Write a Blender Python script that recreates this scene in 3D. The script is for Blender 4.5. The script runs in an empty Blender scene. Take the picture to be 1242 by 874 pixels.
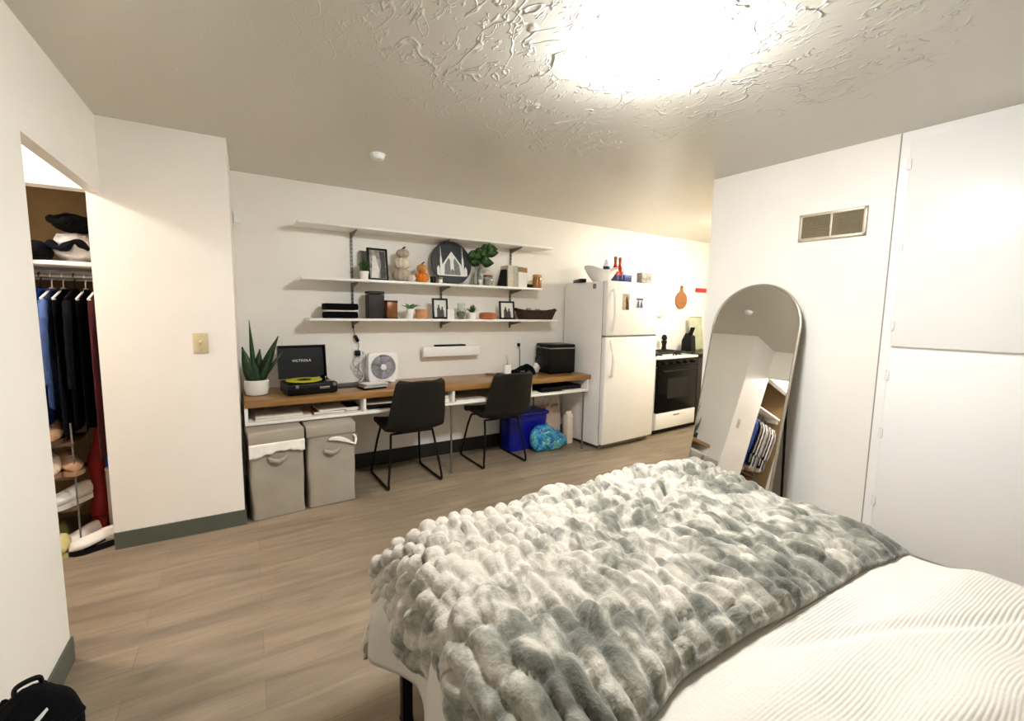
import bpy, bmesh, math, random
import numpy as np
from mathutils import Vector, Matrix, noise as mnoise
random.seed(7)
PI = math.pi
scn = bpy.context.scene
COL = scn.collection

# ------------------------------------------------------------------ helpers
def lin(c):
    c = c / 255.0
    return c / 12.92 if c <= 0.04045 else ((c + 0.055) / 1.055) ** 2.4
def rgb(r, g, b): return (lin(r), lin(g), lin(b), 1.0)

def mat(name, col, rough=0.5, metal=0.0, var=0.06, vscale=8.0, bump=0.0, bscale=60.0, spec=0.5, emit=None, estr=0.0,
        trans=0.0, ior=1.45, sheen=0.0, coat=0.0, stretch=(1, 1, 1)):
    m = bpy.data.materials.new(name); m.use_nodes = True
    nt = m.node_tree; b = nt.nodes['Principled BSDF']
    tc = nt.nodes.new('ShaderNodeTexCoord')
    mp = nt.nodes.new('ShaderNodeMapping'); mp.inputs['Scale'].default_value = stretch
    nt.links.new(tc.outputs['Object'], mp.inputs['Vector'])
    n = nt.nodes.new('ShaderNodeTexNoise'); n.inputs['Scale'].default_value = vscale; n.inputs['Detail'].default_value = 4
    nt.links.new(mp.outputs['Vector'], n.inputs['Vector'])
    r = nt.nodes.new('ShaderNodeValToRGB')
    lo = [max(0, x * (1 - var)) for x in col[:3]] + [1]; hi = [min(1, x * (1 + var)) for x in col[:3]] + [1]
    r.color_ramp.elements[0].position = 0.3; r.color_ramp.elements[1].position = 0.7
    r.color_ramp.elements[0].color = lo; r.color_ramp.elements[1].color = hi
    nt.links.new(n.outputs['Fac'], r.inputs['Fac']); nt.links.new(r.outputs['Color'], b.inputs['Base Color'])
    b.inputs['Roughness'].default_value = rough; b.inputs['Metallic'].default_value = metal
    b.inputs['Specular IOR Level'].default_value = spec
    b.inputs['IOR'].default_value = ior
    b.inputs['Transmission Weight'].default_value = trans
    b.inputs['Sheen Weight'].default_value = sheen
    b.inputs['Coat Weight'].default_value = coat
    if emit:
        b.inputs['Emission Color'].default_value = emit; b.inputs['Emission Strength'].default_value = estr
    if bump:
        n2 = nt.nodes.new('ShaderNodeTexNoise'); n2.inputs['Scale'].default_value = bscale; n2.inputs['Detail'].default_value = 3
        nt.links.new(mp.outputs['Vector'], n2.inputs['Vector'])
        bp = nt.nodes.new('ShaderNodeBump'); bp.inputs['Strength'].default_value = bump; bp.inputs['Distance'].default_value = 0.01
        nt.links.new(n2.outputs['Fac'], bp.inputs['Height']); nt.links.new(bp.outputs['Normal'], b.inputs['Normal'])
    return m

class MB:
    """collects shapes into one bmesh"""
    def __init__(s): s.bm = bmesh.new()
    def _xf(s, verts, c, rot):
        M = Matrix.Translation(Vector(c))
        if rot is not None:
            from mathutils import Euler
            M = M @ Euler(rot).to_matrix().to_4x4()
        bmesh.ops.transform(s.bm, matrix=M, verts=verts)
    def box(s, c, size, bev=0.0, rot=None, seg=2):
        g = bmesh.ops.create_cube(s.bm, size=1.0); v = g['verts']
        bmesh.ops.scale(s.bm, vec=Vector(size), verts=v)
        if bev > 0:
            e = list({e for x in v for e in x.link_edges})
            r = bmesh.ops.bevel(s.bm, geom=e, offset=min(bev, min(size) * 0.49), segments=seg, affect='EDGES', profile=0.5)
            v = list({x for f in r['faces'] for x in f.verts} | {x for x in v if x.is_valid})
        s._xf(v, c, rot); return s
    def bx(s, x0, x1, y0, y1, z0, z1, bev=0.0):
        return s.box(((x0 + x1) / 2, (y0 + y1) / 2, (z0 + z1) / 2), (abs(x1 - x0), abs(y1 - y0), abs(z1 - z0)), bev)
    def cyl(s, c, r, h, rot=None, n=24, r2=None, bev=0):
        g = bmesh.ops.create_cone(s.bm, cap_ends=True, segments=n, radius1=r, radius2=r if r2 is None else r2, depth=h)
        v = g['verts']
        if bev:
            e = list({e for x in v for e in x.link_edges if len(e.link_faces) == 2 and any(len(f.verts) > 4 for f in e.link_faces)})
            rr = bmesh.ops.bevel(s.bm, geom=e, offset=bev, segments=2, affect='EDGES', profile=0.5)
            v = list({x for f in rr['faces'] for x in f.verts} | {x for x in v if x.is_valid})
        s._xf(v, c, rot); return s
    def ball(s, c, rad, rot=None, sub=3):
        g = bmesh.ops.create_icosphere(s.bm, subdivisions=sub, radius=1.0); v = g['verts']
        bmesh.ops.scale(s.bm, vec=Vector(rad if hasattr(rad, '__len__') else (rad,) * 3), verts=v)
        s._xf(v, c, rot); return v
    def lathe(s, prof, c=(0, 0, 0), n=32, mod=None, rot=None):
        rings = []; vs = []
        for r, z in prof:
            ring = []
            for i in range(n):
                a = 2 * PI * i / n
                rr, zz = (r, z) if mod is None else mod(a, r, z)
                v = s.bm.verts.new((rr * math.cos(a), rr * math.sin(a), zz)); ring.append(v); vs.append(v)
            rings.append(ring)
        for a, b in zip(rings, rings[1:]):
            for i in range(n):
                s.bm.faces.new((a[i], a[(i + 1) % n], b[(i + 1) % n], b[i]))
        s.bm.faces.new(list(reversed(rings[0]))); s.bm.faces.new(rings[-1])
        s._xf(vs, c, rot); return s
    def tube(s, pts, r, n=10, closed=False, radii=None):
        P = [Vector(p) for p in pts]; rings = []; m = len(P); up = None
        for i, p in enumerate(P):
            if closed: t = P[(i + 1) % m] - P[i - 1]
            else: t = P[min(i + 1, m - 1)] - P[max(i - 1, 0)]
            t.normalize()
            if up is None:
                up = Vector((0, 0, 1)) if abs(t.z) < 0.9 else Vector((1, 0, 0))
            a = t.cross(up)
            if a.length < 1e-5: a = t.cross(Vector((0.3, 1, 0.2)))
            a.normalize(); b = a.cross(t); b.normalize(); up = b
            rr = radii[i] if radii else r
            rings.append([s.bm.verts.new(p + (a * math.cos(2 * PI * k / n) + b * math.sin(2 * PI * k / n)) * rr) for k in range(n)])
        pairs = list(zip(rings, rings[1:])) + ([(rings[-1], rings[0])] if closed else [])
        for A, B in pairs:
            for k in range(n):
                s.bm.faces.new((A[k], B[k], B[(k + 1) % n], A[(k + 1) % n]))
        if not closed:
            s.bm.faces.new(rings[0]); s.bm.faces.new(list(reversed(rings[-1])))
        return s
    def prism(s, pts, d, axis='z', o=0.0):
        """polygon pts (2D) extruded by d along axis starting at o"""
        def P(a, b, c):
            return {'z': (a, b, c), 'y': (a, c, b), 'x': (c, a, b)}[axis]
        lo = [s.bm.verts.new(P(a, b, o)) for a, b in pts]; hi = [s.bm.verts.new(P(a, b, o + d)) for a, b in pts]
        n = len(pts)
        for i in range(n): s.bm.faces.new((lo[i], lo[(i + 1) % n], hi[(i + 1) % n], hi[i]))
        s.bm.faces.new(list(reversed(lo))); s.bm.faces.new(hi); return s
    def grid(s, fn, nu, nv, wrap=False):
        V = [[s.bm.verts.new(fn(i / (nu if wrap else nu - 1), j / (nv - 1))) for j in range(nv)] for i in range(nu)]
        for i in range(nu if wrap else nu - 1):
            for j in range(nv - 1):
                s.bm.faces.new((V[i][j], V[(i + 1) % nu][j], V[(i + 1) % nu][j + 1], V[i][j + 1]))
        return V
    def mesh(s, name, m, smooth=35):
        bmesh.ops.recalc_face_normals(s.bm, faces=s.bm.faces)
        me = bpy.data.meshes.new(name); s.bm.to_mesh(me); s.bm.free()
        if m: me.materials.append(m)
        if smooth:
            me.polygons.foreach_set('use_smooth', [True] * len(me.polygons))
            if smooth < 180: me.set_sharp_from_angle(angle=math.radians(smooth))
        return me

def part(name, mb, m, parent=None, label=None, smooth=35, loc=None, rot=None):
    o = bpy.data.objects.new(name, mb.mesh(name, m, smooth)); COL.objects.link(o)
    if parent is not None: o.parent = parent
    if loc: o.location = loc
    if rot: o.rotation_euler = rot
    if label: o['label'] = label
    return o
def tag(o, label, cat, group=None, kind=None):
    o['label'] = label; o['category'] = cat
    if group: o['group'] = group
    if kind: o['kind'] = kind
    return o
def thing(name, label, cat, loc=(0, 0, 0), rz=0.0, group=None):
    o = bpy.data.objects.new(name, None); COL.objects.link(o); o.empty_display_size = 0.05
    o.location = loc; o.rotation_euler = (0, 0, rz)
    return tag(o, label, cat, group)
def struct(name, mb, m, label=None, smooth=0):
    o = part(name, mb, m, smooth=smooth); o['kind'] = 'structure'
    if label: o['label'] = label
    return o
def dup(root, loc, rz, label):
    r = root.copy(); COL.objects.link(r); r.location = loc; r.rotation_euler = (0, 0, rz); r['label'] = label
    for ch in list(root.children):
        c = ch.copy(); COL.objects.link(c); c.parent = r
        for g in ch.children:
            d = g.copy(); COL.objects.link(d); d.parent = c
    return r
def text_part(name, body, size, m, parent, loc, rot, extrude=0.0006, align='CENTER', sx=1.0):
    cu = bpy.data.curves.new(name, 'FONT'); cu.body = body; cu.size = size; cu.extrude = extrude
    cu.align_x = align; cu.align_y = 'CENTER'; cu.space_character = 1.15
    t = bpy.data.objects.new('tmp', cu); COL.objects.link(t)
    dg = bpy.context.evaluated_depsgraph_get()
    me = bpy.data.meshes.new_from_object(t.evaluated_get(dg)); bpy.data.objects.remove(t)
    me.materials.clear(); me.materials.append(m)
    o = bpy.data.objects.new(name, me); COL.objects.link(o); o.parent = parent; o.location = loc; o.rotation_euler = rot
    o.scale = (sx, 1, 1)
    return o
def smoothpath(pts, k=6):
    P = [Vector(p) for p in pts]; out = []
    for i in range(len(P) - 1):
        p0, p1, p2, p3 = P[max(i - 1, 0)], P[i], P[i + 1], P[min(i + 2, len(P) - 1)]
        for j in range(k):
            t = j / k
            out.append(0.5 * ((2 * p1) + (p2 - p0) * t + (2 * p0 - 5 * p1 + 4 * p2 - p3) * t * t + (3 * p1 - p0 - 3 * p2 + p3) * t ** 3))
    out.append(P[-1]); return out
def subsurf(o, lv=2):
    md = o.modifiers.new('sub', 'SUBSURF'); md.levels = lv; md.render_levels = lv; return o
def solid(o, t, off=0.0):
    md = o.modifiers.new('sol', 'SOLIDIFY'); md.thickness = t; md.offset = off; return o

# ------------------------------------------------------------------ materials
M = {}
def A(k, *a, **kw): M[k] = mat(k, *a, **kw)
A('wall', rgb(238, 234, 226), 0.42, var=0.015, vscale=3, bump=0.05, bscale=140, spec=0.4)
A('wall_cream', rgb(240, 230, 205), 0.5, var=0.015, vscale=3, bump=0.05, bscale=140)
A('trimwhite', rgb(240, 238, 232), 0.35, var=0.02)
A('closet_shade_tan', rgb(128, 104, 68), 0.8, var=0.05)  # brownish tan puts the dimness of the closet interior into the wall colour
A('baseboard', rgb(84, 88, 78), 0.45, var=0.06)
A('white_gloss', rgb(238, 236, 232), 0.25, var=0.015, coat=0.3)
A('fridge_white', rgb(236, 234, 230), 0.28, var=0.015, bump=0.03, bscale=300)
A('door_white', rgb(240, 238, 234), 0.28, var=0.015, vscale=2, bump=0.04, bscale=12)
A('black_gloss', rgb(4, 4, 5), 0.2, var=0.1, spec=0.12)
A('black', rgb(7, 7, 8), 0.42, var=0.12, spec=0.25)
A('black_matte', rgb(10, 10, 10), 0.7, var=0.15, spec=0.2)
A('black_cloth', rgb(8, 8, 11), 0.9, var=0.25, vscale=20, bump=0.3, bscale=200, spec=0.12)
A('leather', rgb(27, 24, 20), 0.55, var=0.15, vscale=30, bump=0.15, bscale=220, spec=0.25)
A('steel', rgb(170, 168, 162), 0.3, metal=0.9)
A('grey_metal', rgb(120, 118, 112), 0.4, metal=0.6)
A('brown_wood', rgb(126, 78, 40), 0.4, var=0.3, vscale=6, stretch=(0.6, 8, 8))
A('bamboo', rgb(150, 98, 52), 0.5, var=0.15, vscale=8, stretch=(1, 1, 8))
A('dark_brown', rgb(42, 32, 29), 0.6, var=0.15)
A('copper_brown', rgb(128, 78, 36), 0.35, var=0.25, vscale=14, metal=0.3)
A('basket', rgb(58, 42, 30), 0.8, var=0.35, vscale=60, bump=0.8, bscale=120, stretch=(1, 1, 3))
A('terracotta', rgb(176, 104, 66), 0.6, var=0.12)
A('tan_wood', rgb(198, 140, 98), 0.5, var=0.15, stretch=(1, 1, 6))
A('orange', rgb(216, 122, 30), 0.45, var=0.12, vscale=12)
A('orange_tan', rgb(200, 140, 70), 0.6, var=0.2, vscale=20)
A('pumpkin_cream', rgb(214, 202, 184), 0.7, var=0.15, vscale=20)
A('pumpkin_grey', rgb(178, 164, 146), 0.75, var=0.2, vscale=18)
A('stem', rgb(70, 60, 48), 0.8, var=0.2)
A('leaf', rgb(42, 80, 28), 0.45, var=0.35, vscale=25)
A('leaf_dark', rgb(34, 62, 34), 0.4, var=0.35, vscale=16)
A('leaf_edge', rgb(120, 140, 70), 0.45, var=0.2)
A('leaf_blue', rgb(96, 136, 78), 0.5, var=0.3, vscale=25)
A('band_brown', rgb(150, 122, 84), 0.6, var=0.15)
A('seam_shade', rgb(150, 142, 130), 0.7)  # grey of the cupboard seam's shadow line, as a colour
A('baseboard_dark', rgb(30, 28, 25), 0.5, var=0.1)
A('soil', rgb(58, 44, 34), 0.95, var=0.4, vscale=60, bump=0.8, bscale=90)
A('white_pot', rgb(236, 232, 224), 0.35, var=0.03)
A('white_plastic', rgb(236, 236, 234), 0.35, var=0.02)
A('beige_plate', rgb(205, 192, 150), 0.4, var=0.03)
A('sign_black', rgb(52, 56, 58), 0.6, var=0.12, vscale=12)
A('paint_white', rgb(236, 236, 232), 0.6, var=0.05, vscale=40)
A('paint_grey', rgb(120, 122, 120), 0.6, var=0.25, vscale=60)
A('yellow_vinyl', rgb(206, 204, 34), 0.35, var=0.05)
A('paper', rgb(232, 228, 218), 0.7, var=0.04)
A('paper_warm', rgb(206, 196, 176), 0.7, var=0.12, vscale=30)
A('paper_yellow', rgb(212, 196, 90), 0.7, var=0.12, vscale=30)
A('paper_red', rgb(120, 40, 36), 0.6, var=0.2)
A('hamper', rgb(158, 150, 136), 0.7, var=0.07, vscale=6, bump=0.35, bscale=9)
A('liner', rgb(238, 232, 222), 0.85, var=0.04, bump=0.3, bscale=30)
A('blue_bin', rgb(10, 20, 140), 0.35, var=0.1)
A('blue_lid', rgb(8, 16, 112), 0.35, var=0.1)
A('tote', rgb(196, 176, 164), 0.75, var=0.08, vscale=12, bump=0.3, bscale=20)
A('carton', rgb(232, 216, 196), 0.6, var=0.05)
A('amber', rgb(176, 118, 50), 0.2, var=0.15, trans=0.3)
A('glass', rgb(235, 240, 238), 0.05, var=0.0, trans=0.95)
A('jar_fill', rgb(176, 176, 160), 0.6, var=0.3, vscale=60)
A('moss', rgb(120, 116, 40), 0.9, var=0.4, vscale=60, bump=0.6)
A('red_drink', rgb(186, 46, 22), 0.15, var=0.1, coat=0.5)
A('navy', rgb(40, 46, 92), 0.5, var=0.1)
A('blue_box', rgb(64, 80, 150), 0.5, var=0.2, vscale=25)
A('grey_box', rgb(150, 142, 132), 0.5, var=0.3, vscale=25)
A('photo_tan', rgb(172, 152, 122), 0.4, var=0.4, vscale=40)
A('photo_blue', rgb(74, 86, 122), 0.4, var=0.8, vscale=50)
A('photo_grey', rgb(150, 146, 140), 0.35, var=0.7, vscale=22)
A('photo_light', rgb(214, 210, 202), 0.4, var=0.1, vscale=30)
A('photo_dark', rgb(60, 56, 52), 0.4, var=0.4, vscale=30)
A('vent_frame', rgb(190, 178, 156), 0.4, metal=0.2)
A('vent_dark', rgb(150, 138, 112), 0.6)
A('mirror', rgb(235, 236, 234), 0.015, metal=1.0, var=0.0)
A('mirror_frame', rgb(176, 166, 148), 0.35, metal=0.7)
A('lamp_glass', rgb(255, 250, 240), 0.3, var=0.0, emit=(1.0, 0.93, 0.82, 1), estr=1.0)
A('denim', rgb(34, 52, 96), 0.9, var=0.3, vscale=14, bump=0.3, bscale=120)
A('denim_light', rgb(62, 84, 130), 0.9, var=0.3, vscale=14, bump=0.3, bscale=120)
A('blue_cloth', rgb(26, 70, 160), 0.85, var=0.15, bump=0.3, bscale=90)
A('cream_cloth', rgb(206, 190, 164), 0.9, var=0.12, bump=0.3, bscale=60)
A('grey_cloth', rgb(168, 164, 160), 0.9, var=0.2, bump=0.3, bscale=60)
A('red_cloth', rgb(134, 18, 16), 0.7, var=0.15)
A('wine_cloth', rgb(74, 14, 24), 0.85, var=0.2)
A('charcoal_cloth', rgb(18, 18, 21), 0.9, var=0.3, vscale=12, bump=0.3, bscale=80, spec=0.12)
A('shoe_white', rgb(226, 220, 212), 0.6, var=0.08)
A('shoe_tan', rgb(156, 120, 90), 0.7, var=0.15)
A('shoe_green', rgb(112, 112, 56), 0.7, var=0.15)
A('shoe_yellow', rgb(190, 178, 120), 0.7, var=0.15)
A('rack_brown', rgb(92, 66, 44), 0.7, var=0.2)
A('bin_grey', rgb(196, 190, 190), 0.5, var=0.05)
A('tile_dark', rgb(22, 21, 20), 0.25, var=0.2, spec=0.25)
A('red_sign', rgb(176, 40, 34), 0.5)
A('sage', rgb(182, 186, 158), 0.6, var=0.15)
A('mattress', rgb(226, 222, 214), 0.8, var=0.03)
A('clear_wrap', rgb(226, 226, 226), 0.25, var=0.05, trans=0.5)
A('black_fan', rgb(168, 166, 176), 0.4)

def floor_mat():
    m = bpy.data.materials.new('floor_planks'); m.use_nodes = True; nt = m.node_tree; b = nt.nodes['Principled BSDF']; L = nt.links.new
    tc = nt.nodes.new('ShaderNodeTexCoord')
    br = nt.nodes.new('ShaderNodeTexBrick'); br.offset = 0.37; br.offset_frequency = 2
    br.inputs['Scale'].default_value = 1.0; br.inputs['Brick Width'].default_value = 1.2; br.inputs['Row Height'].default_value = 0.15
    br.inputs['Mortar Size'].default_value = 0.0012; br.inputs['Mortar Smooth'].default_value = 0.3
    br.inputs['Color1'].default_value = (0, 0, 0, 1); br.inputs['Color2'].default_value = (1, 1, 1, 1); br.inputs['Mortar'].default_value = (0.5, 0.5, 0.5, 1)
    L(tc.outputs['Object'], br.inputs['Vector'])
    mp = nt.nodes.new('ShaderNodeMapping'); mp.inputs['Scale'].default_value = (0.9, 6.0, 1); L(tc.outputs['Object'], mp.inputs['Vector'])
    n1 = nt.nodes.new('ShaderNodeTexNoise'); n1.inputs['Scale'].default_value = 2.2; n1.inputs['Detail'].default_value = 6; n1.inputs['Distortion'].default_value = 0.6
    L(mp.outputs['Vector'], n1.inputs['Vector'])
    mp2 = nt.nodes.new('ShaderNodeMapping'); mp2.inputs['Scale'].default_value = (3, 40, 1); L(tc.outputs['Object'], mp2.inputs['Vector'])
    n2 = nt.nodes.new('ShaderNodeTexNoise'); n2.inputs['Scale'].default_value = 2; n2.inputs['Detail'].default_value = 4; L(mp2.outputs['Vector'], n2.inputs['Vector'])
    r = nt.nodes.new('ShaderNodeValToRGB'); cr = r.color_ramp
    cr.elements[0].position = 0.3; cr.elements[0].color = rgb(116, 102, 84); cr.elements[1].position = 0.72; cr.elements[1].color = rgb(147, 131, 110)
    L(n1.outputs['Fac'], r.inputs['Fac'])
    def mix(t, f, a, bb):
        x = nt.nodes.new('ShaderNodeMix'); x.data_type = 'RGBA'; x.blend_type = t; x.inputs[0].default_value = f
        L(a, x.inputs[6]); L(bb, x.inputs[7]); return x.outputs[2]
    c = mix('OVERLAY', 0.10, r.outputs['Color'], br.outputs['Color'])
    c = mix('OVERLAY', 0.16, c, n2.outputs['Fac'])
    dk = nt.nodes.new('ShaderNodeMix'); dk.data_type = 'RGBA'; L(br.outputs['Fac'], dk.inputs[0]); L(c, dk.inputs[6]); dk.inputs[7].default_value = rgb(112, 98, 82)
    L(dk.outputs[2], b.inputs['Base Color']); b.inputs['Roughness'].default_value = 0.42; b.inputs['Specular IOR Level'].default_value = 0.4
    bp = nt.nodes.new('ShaderNodeBump'); bp.inputs['Strength'].default_value = 0.08; bp.inputs['Distance'].default_value = 0.004
    L(n2.outputs['Fac'], bp.inputs['Height']); L(bp.outputs['Normal'], b.inputs['Normal'])
    return m

def ceiling_mat():
    m = bpy.data.materials.new('ceiling_plaster'); m.use_nodes = True; nt = m.node_tree; b = nt.nodes['Principled BSDF']; L = nt.links.new
    tc = nt.nodes.new('ShaderNodeTexCoord')
    b.inputs['Base Color'].default_value = rgb(205, 201, 190); b.inputs['Roughness'].default_value = 0.24; b.inputs['Specular IOR Level'].default_value = 0.6
    def node(t, **kw):
        x = nt.nodes.new(t)
        for k, v in kw.items(): x.inputs[k].default_value = v
        return x
    def math_(op, a, b_=None, c=None):
        x = nt.nodes.new('ShaderNodeMath'); x.operation = op
        for q, v in enumerate((a, b_, c)):
            if v is None: continue
            if isinstance(v, (int, float)): x.inputs[q].default_value = v
            else: L(v, x.inputs[q])
        return x.outputs[0]
    def ramp(v, a, b_):
        x = nt.nodes.new('ShaderNodeMapRange'); x.interpolation_type = 'SMOOTHSTEP'; L(v, x.inputs['Value']); x.inputs['From Min'].default_value = a; x.inputs['From Max'].default_value = b_
        return x.outputs['Result']
    def ridges(scale, width, dist, rot, brk):
        mp = node('ShaderNodeMapping', Rotation=(0, 0, rot), Scale=(1.0, 0.55, 1.0)); L(tc.outputs['Object'], mp.inputs['Vector'])
        n = node('ShaderNodeTexNoise', Scale=scale, Detail=2.0, Distortion=dist); L(mp.outputs['Vector'], n.inputs['Vector'])
        line = ramp(math_('ABSOLUTE', math_('SUBTRACT', n.outputs['Fac'], 0.5)), width, 0.0)
        k = node('ShaderNodeTexNoise', Scale=scale * 1.3, Detail=2.0); L(mp.outputs['Vector'], k.inputs['Vector'])
        return math_('MULTIPLY', line, ramp(k.outputs['Fac'], brk, brk + 0.08))
    r1 = ridges(5.0, 0.022, 1.2, 0.4, 0.46); r2 = ridges(9.0, 0.03, 1.6, -0.7, 0.5); r3 = ridges(16.0, 0.05, 1.0, 0.9, 0.52)
    sm = math_('ADD', math_('ADD', r1, math_('MULTIPLY', r2, 0.7)), math_('MULTIPLY', r3, 0.4))
    vm = nt.nodes.new('ShaderNodeVectorMath'); vm.operation = 'DISTANCE'; L(tc.outputs['Object'], vm.inputs[0]); vm.inputs[1].default_value = (1.25, 1.25, 2.40)
    big = node('ShaderNodeTexNoise', Scale=1.6, Detail=3.0); L(tc.outputs['Object'], big.inputs['Vector'])
    dd = math_('MULTIPLY_ADD', big.outputs['Fac'], -1.3, vm.outputs['Value'])
    patch = math_('MULTIPLY_ADD', ramp(dd, 0.55, 0.10), 0.94, 0.06)
    f = node('ShaderNodeTexNoise', Scale=30.0, Detail=2.0); L(tc.outputs['Object'], f.inputs['Vector'])
    h = math_('MULTIPLY_ADD', f.outputs['Fac'], 0.05, math_('MULTIPLY', sm, patch))
    bp = nt.nodes.new('ShaderNodeBump'); bp.inputs['Strength'].default_value = 0.85; bp.inputs['Distance'].default_value = 0.009
    L(h, bp.inputs['Height']); L(bp.outputs['Normal'], b.inputs['Normal'])
    return m

def desk_mat():
    m = bpy.data.materials.new('desk_wood'); m.use_nodes = True; nt = m.node_tree; b = nt.nodes['Principled BSDF']; L = nt.links.new
    tc = nt.nodes.new('ShaderNodeTexCoord'); mp = nt.nodes.new('ShaderNodeMapping'); mp.inputs['Scale'].default_value = (1.2, 14, 14); L(tc.outputs['Object'], mp.inputs['Vector'])
    n = nt.nodes.new('ShaderNodeTexNoise'); n.inputs['Scale'].default_value = 2; n.inputs['Detail'].default_value = 6; n.inputs['Distortion'].default_value = 0.5; L(mp.outputs['Vector'], n.inputs['Vector'])
    r = nt.nodes.new('ShaderNodeValToRGB'); r.color_ramp.elements[0].position = 0.3; r.color_ramp.elements[0].color = rgb(122, 86, 44); r.color_ramp.elements[1].position = 0.75; r.color_ramp.elements[1].color = rgb(166, 122, 70)
    L(n.outputs['Fac'], r.inputs['Fac']); L(r.outputs['Color'], b.inputs['Base Color']); b.inputs['Roughness'].default_value = 0.3
    return m

def throw_mat():
    m = bpy.data.materials.new('plush_throw'); m.use_nodes = True; nt = m.node_tree; b = nt.nodes['Principled BSDF']; L = nt.links.new
    uv = nt.nodes.new('ShaderNodeUVMap'); uv.uv_map = 'cloth'
    mp = nt.nodes.new('ShaderNodeMapping'); mp.inputs['Scale'].default_value = (1.5, 1.0, 1); L(uv.outputs['UV'], mp.inputs['Vector'])
    n = nt.nodes.new('ShaderNodeTexNoise'); n.inputs['Scale'].default_value = 9; n.inputs['Detail'].default_value = 4; n.inputs['Roughness'].default_value = 0.6; n.inputs['Distortion'].default_value = 0.7
    L(mp.outputs['Vector'], n.inputs['Vector'])
    g = nt.nodes.new('ShaderNodeTexNoise'); g.inputs['Scale'].default_value = 2.2; g.inputs['Detail'].default_value = 2; L(uv.outputs['UV'], g.inputs['Vector'])
    sp = nt.nodes.new('ShaderNodeSeparateXYZ'); L(uv.outputs['UV'], sp.inputs[0])
    # the dye is greyer towards the hem (small v) and towards the right (large u)
    a = nt.nodes.new('ShaderNodeMath'); a.operation = 'MULTIPLY_ADD'; L(sp.outputs['Y'], a.inputs[0]); a.inputs[1].default_value = 0.17; a.inputs[2].default_value = -0.225
    c = nt.nodes.new('ShaderNodeMath'); c.operation = 'MULTIPLY_ADD'; L(sp.outputs['X'], c.inputs[0]); c.inputs[1].default_value = -0.06; L(a.outputs[0], c.inputs[2])
    d = nt.nodes.new('ShaderNodeMath'); d.operation = 'MULTIPLY_ADD'; L(g.outputs['Fac'], d.inputs[0]); d.inputs[1].default_value = 0.45; L(c.outputs[0], d.inputs[2])
    e = nt.nodes.new('ShaderNodeMath'); e.operation = 'ADD'; L(n.outputs['Fac'], e.inputs[0]); L(d.outputs[0], e.inputs[1])
    r = nt.nodes.new('ShaderNodeValToRGB'); cr = r.color_ramp
    cr.elements[0].position = 0.39; cr.elements[0].color = rgb(86, 85, 77); cr.elements[1].position = 0.69; cr.elements[1].color = rgb(186, 179, 166)
    q = cr.elements.new(0.52); q.color = rgb(120, 118, 107)
    L(e.outputs[0], r.inputs['Fac']); L(r.outputs['Color'], b.inputs['Base Color'])
    b.inputs['Roughness'].default_value = 0.9; b.inputs['Sheen Weight'].default_value = 0.3; b.inputs['Specular IOR Level'].default_value = 0.15
    f = nt.nodes.new('ShaderNodeTexNoise'); f.inputs['Scale'].default_value = 160; f.inputs['Detail'].default_value = 3; L(uv.outputs['UV'], f.inputs['Vector'])
    bp = nt.nodes.new('ShaderNodeBump'); bp.inputs['Strength'].default_value = 0.5; bp.inputs['Distance'].default_value = 0.006
    L(f.outputs['Fac'], bp.inputs['Height']); L(bp.outputs['Normal'], b.inputs['Normal'])
    return m

def duvet_mat():
    m = bpy.data.materials.new('ribbed_duvet'); m.use_nodes = True; nt = m.node_tree; b = nt.nodes['Principled BSDF']; L = nt.links.new
    uv = nt.nodes.new('ShaderNodeUVMap'); uv.uv_map = 'cloth'
    b.inputs['Base Color'].default_value = rgb(200, 194, 184); b.inputs['Roughness'].default_value = 0.85; b.inputs['Specular IOR Level'].default_value = 0.2
    n = nt.nodes.new('ShaderNodeTexNoise'); n.inputs['Scale'].default_value = 90; n.inputs['Detail'].default_value = 2; L(uv.outputs['UV'], n.inputs['Vector'])
    bp = nt.nodes.new('ShaderNodeBump'); bp.inputs['Strength'].default_value = 0.25; bp.inputs['Distance'].default_value = 0.004
    L(n.outputs['Fac'], bp.inputs['Height']); L(bp.outputs['Normal'], b.inputs['Normal'])
    return m
def bag_mat():
    m = bpy.data.materials.new('printed_bag'); m.use_nodes = True; nt = m.node_tree; b = nt.nodes['Principled BSDF']; L = nt.links.new
    tc = nt.nodes.new('ShaderNodeTexCoord')
    n = nt.nodes.new('ShaderNodeTexNoise'); n.inputs['Scale'].default_value = 20; n.inputs['Detail'].default_value = 4; n.inputs['Distortion'].default_value = 1.5; L(tc.outputs['Object'], n.inputs['Vector'])
    r = nt.nodes.new('ShaderNodeValToRGB'); cr = r.color_ramp; cr.elements[0].position = 0.3; cr.elements[0].color = rgb(30, 60, 150)
    cr.elements[1].position = 0.68; cr.elements[1].color = rgb(190, 214, 214)
    for p, c in ((0.45, rgb(26, 120, 190)), (0.53, rgb(70, 170, 200)), (0.60, rgb(70, 150, 110))):
        q = cr.elements.new(p); q.color = c
    L(n.outputs['Fac'], r.inputs['Fac']); L(r.outputs['Color'], b.inputs['Base Color']); b.inputs['Roughness'].default_value = 0.3
    return m
M['floor'] = floor_mat(); M['ceiling'] = ceiling_mat(); M['desk'] = desk_mat(); M['throw'] = throw_mat(); M['duvet'] = duvet_mat(); M['printed_bag'] = bag_mat()

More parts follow.
